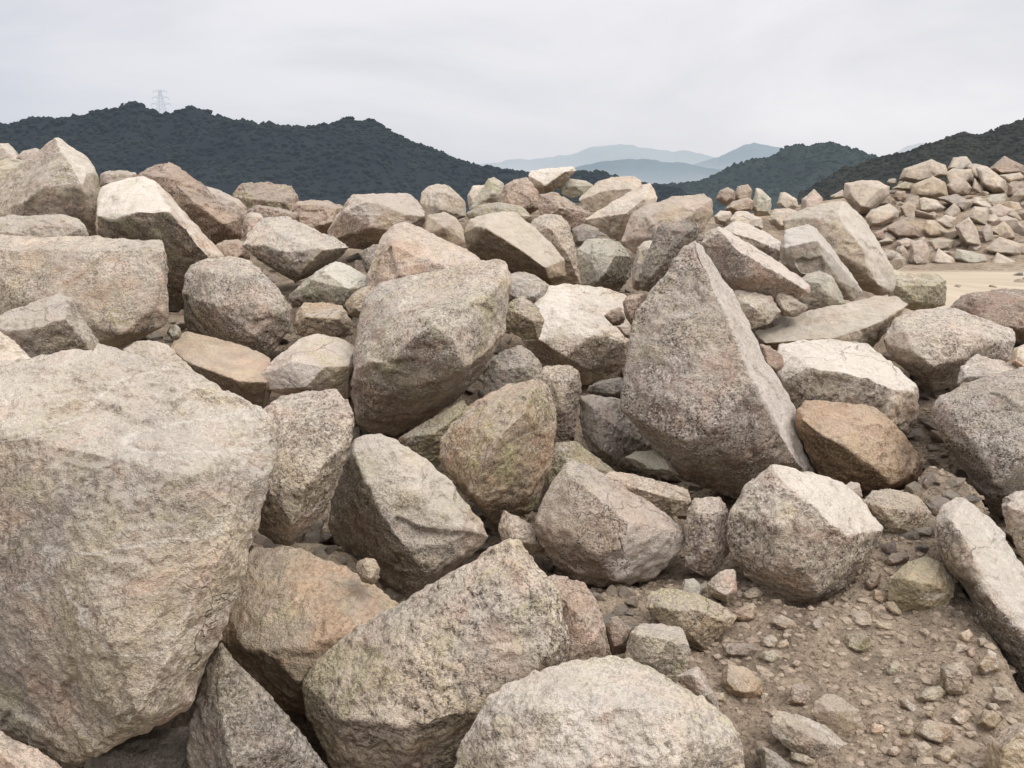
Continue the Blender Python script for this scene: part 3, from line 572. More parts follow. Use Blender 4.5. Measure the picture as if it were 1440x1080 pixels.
R('rock', 'flat pale stone right behind the bright edge of the triangular slab', 5.75,
  [(1030,420,15),(1034,407,25),(1060,411,28),(1085,417,22),(1098,438,10),(1082,456,0),(1056,464,0),(1040,448,5)], [(1060,432,-10)], 'c', sp=.5, du=.6)
R('stone', 'small pointed pale stone leaning on the flat pale stone behind the triangular slab', 5.95,
  [(1079,412),(1088,408,5),(1104,408,8),(1120,420,6),(1137,433),(1118,447),(1100,445)], (), 'c', sp=.4)
R('rock', 'squarish mossy rock standing at the near edge of the sandy track', 8.9,
  [(1246,395,5),(1262,384,15),(1320,385,15),(1331,394,10),(1330,430,5),(1290,438,0),(1250,430,0)], [(1265,400,-10),(1315,402,-10),(1290,425,-12)], 'o', sp=.6, li=.3)
R('rock', 'brown earthy mound like rock at the right edge below the sandy track', 7.4,
  [(1332,433,10),(1350,413,30),(1407,407,42),(1480,408,42),(1500,450,15),(1480,480,0),(1400,482,0),(1350,462,0)], (), 'n', sp=.6, rough=1.4, du=.2)
R('rock', 'pale block stone on the plain just left of the distant heap', 13.0,
  [(1092,287),(1097,271,5),(1105,270,5),(1121,280,3),(1123,292),(1105,298)], (), 'c', sp=.2, g=CREST)
R('rock', 'pink grey stone on the plain just above the grey faced leaning boulder', 11.0,
  [(1125,298),(1127,280,4),(1145,265,6),(1157,279,4),(1158,297),(1140,305)], (), 'p', sp=.2, g=CREST)
R('rock', 'brown weathered rock between the pale block stone and the wedge boulder', 10.3,
  [(1080,310),(1088,294,6),(1110,292,8),(1128,300),(1120,320),(1095,325)], (), 'b', sp=.4, g=CREST)
# ------------------------------------------------------------------ the bare soil
R('cobble', 'rounded tan cobble on the soil left of the pink slab', 2.95,
  [(1013,960),(1015,943),(1024,933,5),(1050,938,5),(1073,959),(1071,979),(1053,990),(1023,983)], (), 't', sp=.25, g=LOOSE, rough=.7)
R('slab', 'flat pink slab on the soil behind the grey front slab', 2.72,
  [(1139,1003),(1146,984,8),(1158,976,12),(1174,975,12),(1207,997,8),(1218,1026),(1196,1044),(1160,1030)], [(1170,1000,-12)], 'p', sp=.12, ru=.15, g=LOOSE, rough=.7, back=.3)
R('slab', 'grey pointed slab lying on the soil right of the wide pale rounded boulder', 2.55,
  [(1080,1013,10),(1093,998,20),(1107,1000,25),(1160,1017,28),(1193,1046,20),(1198,1064,10),(1188,1083,5),(1147,1076,0),(1110,1054,0),(1085,1032,0)], [(1110,1020,-8),(1160,1045,-12),(1130,1050,-14)], 'g', sp=.5, du=.4, g=LOOSE)
R('cobble', 'large smooth tan cobble at the bottom right corner', 2.5,
  [(1382,1075),(1389,1047,10),(1413,1024,22),(1445,1012,25),(1490,1020,15),(1505,1080),(1460,1120),(1400,1110)], (), 't', sp=.2, g=LOOSE, rough=.7)
R('stone', 'dark narrow stone at the bottom edge beside the wide pale rounded boulder', 2.4,
  [(1062,1055),(1070,1048,5),(1088,1056,5),(1120,1082),(1115,1105),(1075,1100)], (), 'd', sp=.4, g=LOOSE)
# ------------------------------------------------------------------ the far heap, as (corners in a 4x enlargement of the view's right end)
HEAPS = [
 ('brown rock directly under the bluish pale rock of the distant heap', 'b', [(995,370),(1040,345),(1150,352),(1168,425),(1090,445),(1000,440)]),
 ('low grey rock in the skyline notch beside the bright slab of the distant heap', 'g', [(1120,330),(1165,318),(1240,338),(1260,400),(1180,420),(1130,390)]),
 ('big pale rock under the crest of the distant heap, with an olive shaded top', 'b', [(735,410),(760,350),(920,295),(1000,330),(1015,385),(900,410),(820,445)]),
 ('broad tan rock in the upper middle of the distant heap', 't', [(795,515),(808,440),(930,388),(1000,420),(1015,505),(930,530)]),
 ('bluish pale rock on the top edge of the distant heap', 'g', [(1005,355),(1040,285),(1120,278),(1155,325),(1100,365)]),
 ('rounded grey pink rock below the bluish pale rock of the distant heap', 'p', [(1000,445),(1040,400),(1100,397),(1153,460),(1130,497),(1060,505),(1008,492)]),
 ('brownish rock forming the summit of the distant heap', 'n', [(1235,350),(1330,275),(1440,330),(1460,380),(1300,390)]),
 ('bright upright slab near the summit of the distant heap', 'c', [(1165,340),(1230,333),(1340,418),(1345,490),(1270,495),(1200,440)]),
 ('pale flat rock wedged beside the bright upright slab of the distant heap', 'c', [(1295,385),(1420,368),(1445,400),(1350,440)]),
 ('large pale rock at the near left shoulder of the distant heap', 'c', [(422,505),(428,430),(520,413),(620,415),(685,450),(682,495),(590,520),(575,605),(510,610)]),
 ('low pale stone left of the large shoulder rock of the distant heap', 'c', [(345,505),(420,465),(435,512),(370,520)]),
 ('small round brown rock right of the large shoulder rock of the distant heap', 'n', [(700,512),(720,473),(772,473),(788,512),(740,545)]),
 ('small dark rock at the right foot of the large shoulder rock of the distant heap', 'n', [(582,545),(620,498),(692,503),(697,550),(620,570)]),
 ('white pointed rock with shaded base on the left flank of the distant heap', 'c', [(545,625),(578,580),(682,543),(742,590),(732,625),(640,675),(568,680)]),
 ('tan rock right of the white pointed rock of the distant heap', 't', [(738,565),(790,528),(832,558),(834,612),(770,635)]),
 ('pink white rounded rock in the middle of the distant heap', 'c', [(845,585),(850,515),(880,507),(950,523),(1003,570),(960,608),(880,605)]),
 ('pale triangular rock right of the pink white rounded rock of the distant heap', 'b', [(982,605),(1050,533),(1082,570),(1088,624),(1020,630)]),
 ('thin dark slab leaning in the middle of the distant heap', 'd', [(948,512),(1060,488),(1155,540),(1112,605),(1080,555)]),
 ('pointed tan rock in the lower middle of the distant heap', 't', [(866,695),(888,638),(940,638),(1028,712),(980,743),(900,743)]),
 ('wide brown rock in the lower left of the distant heap', 'n', [(655,675),(760,628),(832,680),(872,745),(720,745)]),
 ('tall cream rock standing out low in the right half of the distant heap', 'c', [(1050,672),(1130,616),(1172,680),(1213,812),(1120,790),(1078,745)]),
 ('pink brown upright rock at the foot of the distant heap', 'p', [(792,875),(798,768),(880,728),(912,820),(902,903),(830,908)]),
 ('pale pink block at the foot of the distant heap', 'c', [(912,875),(958,793),(1052,858),(1053,892),(930,898)]),
 ('long greenish white slab at the foot of the distant heap', 'e', [(1048,855),(1058,798),(1210,828),(1248,870),(1200,898),(1108,898)]),
 ('pale wedge rock at the right foot of the distant heap', 'c', [(1252,885),(1288,816),(1392,870),(1382,912),(1258,908)]),
 ('long pale grey rock above the pale wedge rock of the distant heap', 'b', [(1222,795),(1300,728),(1445,778),(1450,822),(1390,855),(1250,825)]),
 ('rounded tan rock above the long pale grey rock of the distant heap', 't', [(1242,695),(1330,638),(1403,720),(1392,755),(1300,745)]),
 ('pinkish rock on the right flank of the distant heap', 'p', [(1237,575),(1300,543),(1393,580),(1373,632),(1300,645),(1240,625)]),
 ('grey green flat rock under the bright upright slab of the distant heap', 'e', [(1195,545),(1250,493),(1342,488),(1362,545),(1300,555)]),
 ('dark brown rock at the right edge of the distant heap', 'n', [(1342,505),(1350,438),(1440,415),(1480,480),(1440,540)]),
 ('brownish rock left of the pinkish flank rock of the distant heap', 'b', [(1105,625),(1160,558),(1242,568),(1245,685),(1170,668)]),
 ('pale rock at the left foot of the distant heap, by the sandy track', 'e', [(686,885),(720,818),(792,860),(794,912),(700,918)]),
 ('reddish small rock at the left foot of the distant heap', 'p', [(718,755),(780,737),(853,760),(790,805),(728,795)]),
 ('grey brown rock between the pointed tan and pale pink rocks of the distant heap', 'b', [(897,755),(960,737),(1055,750),(1032,805),(928,815)]),
 ('tiny green grey rock on the left skyline of the distant heap', 'e', [(665,425),(680,405),(722,403),(724,435),(690,440)]),
 ('low olive rock on the left shoulder of the distant heap', 'o', [(686,465),(770,418),(832,430),(800,475)]),
 ('shadowed brown rock below the white pointed rock of the distant heap', 'n', [(595,705),(650,688),(665,765),(600,745)]),
 ('narrow upright rock left of the bright slab of the distant heap', 'b', [(1145,465),(1160,398),(1212,460),(1204,505)]),
 ('brown stub rock under the rounded grey pink rock of the distant heap', 'n', [(1145,520),(1200,500),(1215,545),(1165,575)]),
 ('pale rock half buried in the centre right of the distant heap', 'b', [(945,640),(1000,605),(1062,625),(1050,700),(1000,700)]),
 ('grey rock right of the tall cream rock of the distant heap', 'g', [(1195,700),(1230,655),(1262,690),(1268,745),(1220,785)]),
]
for lab, t, poly in HEAPS:
    pts = [(1080 + x / 4.0, 150 + y / 4.0) for x, y in poly]
    vb = max(p[1] for p in pts)
    R('rock', lab, 23.4 + max(0.0, 376.0 - vb) / 145.0 * 9.0, pts, (), t, sp=.4, li=.15, du=.3, g=HEAP)
n_named_heap = len(ROCKS)
hr = random.Random(11)
# the heap runs on past the picture's right edge and is packed with smaller rocks between the large ones
SMALL_HEAP = []
for k in range(215):
    u = hr.uniform(1188, 1530) if k % 3 else hr.uniform(1370, 1475)
    top = 372 - min(1.0, max(0.0, (u - 1175) / 95.0)) * (58 if u < 1265 else 140 + 6 * math.sin(u * .05))
    v = hr.uniform(top + 6, 376)
    s = hr.uniform(13, 32) if u < 1445 else hr.uniform(16, 42)
    SMALL_HEAP.append((u, v, s))


def hull_mesh(points):
    import bmesh
    bm = bmesh.new()
    for p in points:
        bm.verts.new(p)
    bmesh.ops.convex_hull(bm, input=list(bm.verts), use_existing_faces=False)
    loose = [v for v in bm.verts if not v.link_faces]
    if loose:
        bmesh.ops.delete(bm, geom=loose, context='VERTS')
    bmesh.ops.recalc_face_normals(bm, faces=list(bm.faces))
    me = bpy.data.meshes.new('hull')
    bm.to_mesh(me)
    bm.free()
    return me


def rock_points(r, rs):
    d = r['d']
    o = r['outline']
    us = [p[0] for p in o]; vs = [p[1] for p in o]
    cu, cv = sum(us) / len(us), sum(vs) / len(vs)
    w_, h_ = max(us) - min(us), max(vs) - min(vs)
    S = math.sqrt(max(w_, 4) * max(h_, 4))
    r['S'] = S
    r['c'] = (cu, cv)
    out = []
    full = []
    for p in o:
        u, v = p[0], p[1]
        if len(p) > 2:
            w = p[2]
            if r['g'] != LOOSE and v > cv:
                w += r['under'] * (v - cv)
            w += r['tilt'] * (cv - v)
        else:
            w = max(0.0, (cv - v) / max(h_, 1)) * 0.5 * S + rs.uniform(-.04, .04) * S
        full.append((u, v, w))
    pts = list(full)
    if r['ridge']:
        pts += [(u, v, w + r['tilt'] * (cv - v)) for u, v, w in r['ridge']]
    else:
        for u, v, w in full:
            k = rs.uniform(.45, .75)
            up = (cv - v) / max(h_, 1)
            pts.append((cu + (u - cu) * k, cv + (v - cv) * k - 0.02 * S, -0.28 * S + rs.uniform(-.07, .07) * S + up * 0.25 * S))
    for u, v, w in full:
        k = rs.uniform(.6, .85)
        pts.append((cu + (u - cu) * k, cv + (v - cv) * k + 0.05 * h_, max(w, 0.1 * S) + r['back'] * S * rs.uniform(.75, 1.05)))
    return [at(u, v, d * (1 + w / F)) for u, v, w in pts]


def erode(co, nr, S, seed, rough, voxel):
    """Break the corners, then add lumps, fracture steps and grain along the normals. co is about the rock's own middle, S its size in metres."""
    rs = np.random.RandomState(seed)
    for k in range(9):
        n = rs.normal(size=3); n /= np.linalg.norm(n)
        h = co @ n
        top = np.quantile(h, 1.0)
        lim = top - S * rs.uniform(.001, .006) * (1 if k % 3 else 2.2)
        over = np.maximum(0.0, h - lim)
        co = co - n[None, :] * over[:, None] * 0.95
    if rough >= .95 and S > .25:                # ledges where a block has split off
        for k in range(3):
            n1 = rs.normal(size=3) * .5 + np.array([0, -.8, .5]); n1 /= np.linalg.norm(n1)
            n2 = np.cross(n1, rs.normal(size=3)); n2 /= np.linalg.norm(n2)
            n3 = np.cross(n1, n2)
            h = co @ n1
            wob = fbm(co / S * 5.0 + k * 9.1, 3, seed + 31 + k) * .05 * S
            side = np.clip((co @ n2 + wob - S * rs.uniform(.08, .3)) / (.012 * S), 0, 1) * np.clip((co @ n3 + wob + S * rs.uniform(-.1, .25)) / (.012 * S), 0, 1)
            lim = h.max() - S * rs.uniform(.02, .05)
            co = co - n1[None, :] * (np.maximum(0, h - lim) * side)[:, None]
            dep_ = (side * np.clip((h - (lim - .1 * S)) / (.06 * S), 0, 1))
            co = co - n1[None, :] * (dep_ * S * .014)[:, None]
    off = rs.uniform(-50, 50, 3)
    q = co / S
    d = fbm(q * 2.1 + off, 3, seed) * 0.005
    r1 = 1 - np.abs(fbm(q * 3.4 + off * 1.3, 3, seed + 5))
    d += (r1 - 0.6) * 0.007
    # shallow scars where flakes have come away
    sc_ = fbm(q * 2.4 + off * .7, 3, seed + 9)
    d -= np.clip((sc_ - .28) * 14, 0, 1) * 0.012
    d += fbm(q * 9.0 + off, 3, seed + 2) * 0.0065
    co = co + nr * (d * S * rough)[:, None]
    g = np.clip(0.0055 * rough, 0, voxel * .8)
    co = co + nr * (fbm((co + off) * (0.26 / max(voxel, 0.004)), 2, seed + 3) * g)[:, None]
    return co


def tier(r):
    return min(max(r['S'] / 75.0, 1.2), 2.9)


def make_rocks(specs, first_seed):
    """Hulls -> even mesh -> worn surface; every rock a mesh object of its own, with its origin at its base."""
    tmp = []
    for i, r in enumerate(specs):
        rs = random.Random(first_seed + i)
        pts = rock_points(r, rs)
        me = hull_mesh(pts)
        o = bpy.data.objects.new('hull', me)
        COL.objects.link(o)
        px = r['d'] / F
        r['vox'] = tier(r) * px
        m = o.modifiers.new('r', 'REMESH'); m.mode = 'VOXEL'; m.voxel_size = r['vox']
        s = o.modifiers.new('s', 'SMOOTH'); s.factor = 0.5; s.iterations = 1 if r['rnd'] == 1 else int(r['rnd'])
        tmp.append(o)
    dg = bpy.context.evaluated_depsgraph_get()
    dg.update()
    made = []
    for i, (r, o) in enumerate(zip(specs, tmp)):
        ev = o.evaluated_get(dg)
        me = bpy.data.meshes.new_from_object(ev)
        n = len(me.vertices)
        co = np.empty(n * 3, dtype=np.float32); me.vertices.foreach_get('co', co)
        nr = np.empty(n * 3, dtype=np.float32); me.vertices.foreach_get('normal', nr)
        co = co.reshape(-1, 3).astype(np.float64); nr = nr.reshape(-1, 3).astype(np.float64)
        mid = (co.max(0) + co.min(0)) / 2
        Sm = r['S'] * r['d'] / F
        nr0 = nr
        lit_split = np.zeros(n)
        for a, b, c in r['lit_split']:
            A, B, Cc = (np.array(at(p[0], p[1], r['d'] * (1 + p[2] / F))) for p in (a, b, c))
            nn = np.cross(B - A, Cc - A); nn /= np.linalg.norm(nn)
            if nn @ (A - np.array(EYE)) > 0:
                nn = -nn
            q = nr0 @ nn
            lit_split = np.maximum(lit_split, np.clip((q - r['ft']) / .12, 0, 1))
        face_shade = np.zeros(n)
        for a, b, c, k in r['face_shade']:
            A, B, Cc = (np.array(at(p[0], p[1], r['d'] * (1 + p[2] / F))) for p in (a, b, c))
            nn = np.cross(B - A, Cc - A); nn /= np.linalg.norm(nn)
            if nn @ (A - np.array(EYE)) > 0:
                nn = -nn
            face_shade = np.maximum(face_shade, k * np.clip((nr0 @ nn - .74) / .12, 0, 1))
        co = erode(co - mid, nr, Sm, first_seed + i, r['rough'], r['vox'])
        zmin = co[:, 2].min()
        base = np.array([0.0, 0.0, zmin])
        r['zbase'] = mid[2] + zmin
        r['height'] = co[:, 2].max() - zmin
        r['mid'] = mid
        me.vertices.foreach_set('co', (co - base).astype(np.float32).ravel())
        me.polygons.foreach_set('use_smooth', [True] * len(me.polygons))
        me.update()
        if r['lit_split']:
            me.attributes.new('lit_split', 'FLOAT', 'POINT').data.foreach_set('value', lit_split.astype(np.float32))
        if r['face_shade']:
            me.attributes.new('face_shade', 'FLOAT', 'POINT').data.foreach_set('value', face_shade.astype(np.float32))
        me.materials.clear(); me.materials.append(GRANITE)
        me.name = r['name']
        ob = bpy.data.objects.new(r['name'], me)
        ob.location = mid + base
        COL.objects.link(ob)
        t = TINT[r['tint']]
        k = random.Random(first_seed + 991 * i).uniform(.93, 1.07) * (.86 if r['g'] == HEAP else .9 if r['g'] == LOOSE else 1)
        if r['g'] == LOOSE:
            k *= .93; t = (t[0] * 1.02, t[1] * .97, t[2] * .90)
        ob.color = (t[0] * k, t[1] * k, t[2] * k, 1.0)
        ob['speckle'] = float(r['sp']); ob['lichen'] = float(r['li']); ob['rust'] = float(r['ru']); ob['dust_light'] = float(r['du'])
        tag(ob, r['label'], {'boulder': 'boulder', 'rock': 'rock', 'stone': 'stone', 'cobble': 'stone', 'slab': 'stone slab'}[r['name']], r['g'])
        made.append(ob)
    for o in tmp:
        hm = o.data
        bpy.data.objects.remove(o)
        bpy.data.meshes.remove(hm)
    return made


for r in ROCKS:
    if r['d'] == 0:
        r['g'] = LOOSE
SOILED = [r for r in ROCKS if r['g'] == LOOSE]
big = make_rocks([r for r in ROCKS if r['g'] != LOOSE], 100)

# ------------------------------------------------------------------ the ground
CTRL = []          # x, y, z, weight
for r in ROCKS:
    if r['g'] == LOOSE or (r['g'] == NEAR and r['S'] < 85 and r['d'] < 9):
        continue
    z = r['zbase'] + (-0.06 if r['g'] == NEAR else 0.0 if r['g'] != HEAP else 0.1 if r['c'][1] > 335 else 0.5) * r['height']
    CTRL.append((r['mid'][0], r['mid'][1] + (0.12 if r['g'] == NEAR else 0.4), z, 1.0))
for u, v, z in [(1250,1000,0), (1100,900,.02), (1350,960,.02), (1180,880,.04), (1300,920,.03), (1050,1000,0), (1150,1070,-.01), (1300,1070,-.01), (1420,1000,0), (1050,880,.04), (1220,830,.1),
                (1330,660,.42), (1300,740,.24), (1250,780,.16), (1210,720,.27), (1080,870,.05), (960,880,.03), (1440,960,0), (880,850,.06)]:
    dx, dy = (u - 720) / F, -(v - 540) / F
    rz = dy * CP - SP
    t = (z - EYE.z) / rz
    CTRL.append((dx * t, (dy * SP + CP) * t, z, 2.5))
for x, y, z in [(-2,0,-.1), (0,0,-.05), (2,0,0), (4,1,0), (-4,1,.2), (-6,4,.9), (-8,8,1.3), (-9,12,1.5), (-4,15,1.2), (0,17,.9), (4,16,.6), (9,13,0), (12,15,-.05), (16,20,-.05), (20,16,-.05), (8,20,-.05), (12,22,-.05), (10,27,-.1), (4,24,-.2), (6,5,.45), (8,7,.3), (7,9.5,.1), (10,10,.0),
                (11.5,22.6,-.1), (12.8,22.6,-.1), (14.2,22.7,-.1), (15.6,22.8,-.1), (17,23,-.1), (18.5,23,-.1), (5.1,9.9,0), (5.6,10.9,0), (4.6,10.6,.05), (6.2,9.8,0), (6.8,9,.05), (4.9,9.4,.2), (7.5,8.6,.05), (4.2,11.5,.1), (5.0,12,0), (6.5,11.5,0), (-5,25,-.6), (0,30,-.8), (-12,25,-.8), (-18,12,0), (12,40,-.5), (25,40,-.5), (34,26,0), (20,36,.6), (0,45,-1.2), (-25,40,-1.2)]:
    CTRL.append((x, y, z, 2.0))
CT = np.array(CTRL)


def ground_z(x, y):
    x = np.asarray(x, float).ravel(); y = np.asarray(y, float).ravel()
    num = np.zeros_like(x); den = np.zeros_like(x)
    for cx, cy, cz, cw in CT:
        soft = 0.02 + 0.0012 * (cx * cx + cy * cy)
        w = cw / ((x - cx) ** 2 + (y - cy) ** 2 + soft) ** 2.0
        num += w * cz; den += w
    z = num / den
    rr = np.sqrt(x * x + y * y)
    k = np.clip((rr - 40) / 60.0, 0, 1); k = k * k * (3 - 2 * k)
    z = z * (1 - k) + (-6.0) * k
    p = np.stack([x, y, np.zeros_like(x)], 1)
    near = np.clip(1.6 - rr / 12.0, 0, 1)
    flat = np.clip((x - 5.0) / 2.0, 0, 1) * np.clip((y - 10.5) / 2.0, 0, 1)
    z += (fbm(p * 2.2, 3, 3) * .035 + fbm(p * 8.0, 3, 5) * .020 + fbm(p * 26.0, 2, 6) * .011) * near * (1 - .9 * flat)
    return z


def spread(fine0, fine1, step, lo, hi, grow=1.12):
    a = list(np.arange(fine0, fine1, step))
    s, x = step, a[-1]
    while x < hi:
        s *= grow; x += s; a.append(x)
    s, x = step, a[0]
    pre = []
    while x > lo:
        s *= grow; x -= s; pre.append(x)
    return np.array(pre[::-1] + a)


gx = spread(-0.2, 2.4, 0.014, -6000, 6000, 1.07)
gy = spread(1.6, 4.0, 0.014, -300, 9000, 1.07)
GX, GY = np.meshgrid(gx, gy)
gz = ground_z(GX, GY).reshape(GX.shape)


def within(poly, u, v):
    c = np.zeros(u.shape, bool)
    for k in range(len(poly)):
        x1, y1 = poly[k][:2]; x2, y2 = poly[k - 1][:2]
        if y1 == y2:
            continue
        c ^= ((y1 > v) != (y2 > v)) & (u < (x2 - x1) * (v - y1) / (y2 - y1) + x1)
    return c


# hollow the ground out between the boulders, so that it does not bury the ones behind
SINK = np.zeros(gz.shape)
for _ in range(7):
    dep = GY * CP - (gz - EYE.z) * SP
    ok = (dep > 1.0) & (dep < 30)
    hgt = GY * SP + (gz - EYE.z) * CP
    U = np.where(ok, 720 + F * GX / np.where(ok, dep, 1), -1e6); V = np.where(ok, 540 - F * hgt / np.where(ok, dep, 1), -1e6)
    low = np.zeros(gz.shape, bool)
    for r in ROCKS:
        if r['g'] == LOOSE:
            continue
        o = [(r['c'][0] + (p[0] - r['c'][0]) * .97, r['c'][1] + (p[1] - r['c'][1]) * .95) for p in r['outline']]
        low |= within(o, U, V) & (dep < r['d'] + 0.05) & (dep > r['d'] * .6)
    if not low.any():
        break
    gz[low] -= 0.07; SINK[low] -= 0.07
for _ in range(3):
    gz[1:-1, 1:-1] = (gz[1:-1, 1:-1] * 2 + gz[:-2, 1:-1] + gz[2:, 1:-1] + gz[1:-1, :-2] + gz[1:-1, 2:]) / 6
nx, ny = len(gx), len(gy)
gv = np.stack([GX.ravel(), GY.ravel(), gz.ravel()], 1)
ii = (np.arange(ny - 1)[:, None] * nx + np.arange(nx - 1)[None, :]).ravel()
gf = np.stack([ii, ii + 1, ii + nx + 1, ii + nx], 1)
ground = mesh_ob('ground', gv, gf, SOIL, smooth=True)
tag(ground, kind='structure')


def ground_hit(u, v, t0=1.2, t1=8.0, dt=0.01):
    """Distance along the viewing axis at which the sight line (u, v) meets the ground."""
    dx, dy = (u - 720) / F, -(v - 540) / F
    t = np.arange(t0, t1, dt)
    x = dx * t; y = (dy * SP + CP) * t; z = EYE.z + (dy * CP - SP) * t
    below = np.nonzero(z < ground_z(x, y))[0]
    return float(t[below[0]]) if len(below) else t1


# ------------------------------------------------------------------ loose stones one can count on the bare soil: middle, width, height, tilt, tint, label
Z3 = lambda x, y: (960 + x / 3.0, 720 + y / 3.0)
PEB = [
 (365,550,78,66,0,'g','stone','round grey pebble on the soil above the squat greenish pebble'),
 (370,615,92,62,0,'e','stone','squat greenish pebble just below the round grey pebble'),
 (755,460,118,82,14,'b','stone','flat layered grey stone on the soil below the smooth olive rock'),
 (850,482,88,40,10,'b','stone','thin flat stone at the right end of the flat layered grey stone'),
 (832,360,62,80,-60,'t','stone','small yellowish upright stone left of the smooth olive rock'),
 (892,412,100,44,50,'t','stone','narrow tan stone leaning at the left foot of the smooth olive rock'),
 (570,478,56,68,0,'g','stone','small pale grey upright stone on the soil under the bright faced boulder'),
 (430,475,118,66,20,'b','stone','flat grey brown stone at the shadowed foot of the bright faced boulder'),
 (1050,775,152,76,-8,'e','stone','pale flat stone in the middle of the gravelly soil'),
 (955,820,118,44,38,'b','stone','thin grey sliver lying below the pale flat stone of the soil patch'),
 (822,916,64,56,10,'c','stone','small white stone right of the pink slab'),
 (1060,930,158,104,10,'b','stone','wide tan brown stone in front of the pale flat stone of the soil patch'),
 (1010,1012,104,84,30,'b','stone','brownish block stone below the wide tan brown stone'),
 (1112,1028,100,84,10,'t','stone','smooth tan cube like stone near the bottom edge, left of the corner cobble'),
 (892,1012,56,50,0,'p','stone','small pink stone at the bottom of the gravel'),
 (1296,882,94,104,-70,'t','stone','rounded tan stone above the large corner cobble'),
 (1345,778,104,84,15,'g','stone','pale grey angular stone in the hollow at the right of the soil'),
 (1172,872,76,74,0,'b','stone','brown angular stone left of the rounded tan stone'),
 (1172,578,64,60,20,'g','stone','grey pebble by the foot of the long slanting boulder'),
 (1218,598,42,56,0,'g','stone','narrow pebble touching the grey pebble by the long slanting boulder'),
 (1268,552,62,54,0,'b','stone','pale pebble in the shade of the long slanting boulder'),
 (1150,715,150,180,0,'b','stone','grey brown embedded rock with a flat upper face in the soil'),
 (1292,640,112,110,-30,'t','stone','yellowish broken stone beside the hollow at the right of the soil'),
 (497,778,112,110,0,'p','stone','pink crumbling stone between the tan cobble and the pink slab'),
 (292,348,86,56,-15,'g','stone','small flat grey stone beside the pinkish smooth stone'),
 (262,432,126,84,-20,'n','stone','brown earthy stone right of the flat brown rock with the yellowish edge'),
 (240,585,158,92,5,'d','stone','dark half buried stone above the rounded tan cobble'),
 (150,785,74,58,0,'t','stone','small tan stone at the left foot of the rounded tan cobble'),
 (735,555,116,92,10,'o','stone','yellowish embedded stone in the middle of the soil'),
 (905,200,110,66,-15,'n','stone','brown stone above the smooth olive rock'),
 (800,300,66,110,30,'n','stone','small brown slab under the right side of the bright faced boulder'),
 (890,665,60,66,20,'e','stone','small pale green stone in the centre of the soil'),
 (905,715,42,40,0,'e','stone','tiny greenish stone left of the pale flat stone of the soil patch'),
 (480,640,40,36,0,'b','stone','tiny tan stone alone on the soil right of the squat greenish pebble'),
 (565,605,36,44,0,'o','stone','tiny olive stone on the soil below the small pale grey upright stone'),
 (1220,940,62,40,0,'c','stone','small pale flat stone between the brown angular stone and the corner cobble'),
 (1310,825,70,36,20,'b','stone','small flat stone between the pale grey angular stone and the rounded tan stone'),
 (1040,855,36,34,0,'t','stone','tiny tan stone over the wide tan brown stone'),
 (945,925,52,60,30,'t','stone','small ochre stone left of the wide tan brown stone'),
 (905,975,52,52,0,'p','stone','small pinkish stone above the small pink stone at the bottom of the gravel'),
 (1195,525,60,70,0,'b','stone','small brown stone above the grey pebble by the long slanting boulder'),
 (420,560,40,60,60,'b','stone','narrow tan stone right of the round grey pebble'),
 (105,325,80,60,10,'e','stone','greenish small stone behind the flat brown rock with the yellowish edge'),
 (510,1045,130,50,25,'e','stone','pale green stone at the bottom edge under the grey pointed slab'),
 (345,785,36,60,10,'b','stone','narrow stone at the right foot of the rounded tan cobble'),
]
peb_specs = []
pr = random.Random(5)
for x, y, w, h, tilt, t, nm, lab in PEB:
    cu, cv = Z3(x, y)
    w, h = w / 3.0, h / 3.0
    n = pr.choice((5, 6, 6, 7, 8))
    pts = []
    ca, sa = math.cos(math.radians(tilt)), math.sin(math.radians(tilt))
    for k in range(n):
        a = 2 * math.pi * (k + pr.uniform(-.3, .3)) / n
        q = pr.uniform(.92, 1.14)
        ex, ey = math.copysign(abs(math.cos(a)) ** .9, math.cos(a)) * w / 2 * q, math.copysign(abs(math.sin(a)) ** .8, math.sin(a)) * h / 2 * q
        pts.append((cu + ex * ca - ey * sa, cv + ex * sa + ey * ca))
    d = ground_hit(cu, cv + h * .22)
    r = dict(name=nm, label=lab, d=d, outline=pts, ridge=(), tint=t, sp=.35, li=.1, ru=.12, du=.35, back=.3, g=LOOSE, hulls=None, rnd=1.0, rough=.9, lit_split=(), face_shade=(), tilt=0.0, under=0.2, ft=.74)
    peb_specs.append(r)
for r in SOILED:
    vs_ = [p[1] for p in r['outline']]; us_ = [p[0] for p in r['outline']]
    vm = max(vs_) - .12 * (max(vs_) - min(vs_))
    r['d'] = ground_hit(sum(us_) / len(us_), vm, 1.2, 8.0, .01) * 1.01
make_rocks(SOILED, 4000)
make_rocks(peb_specs, 5000)

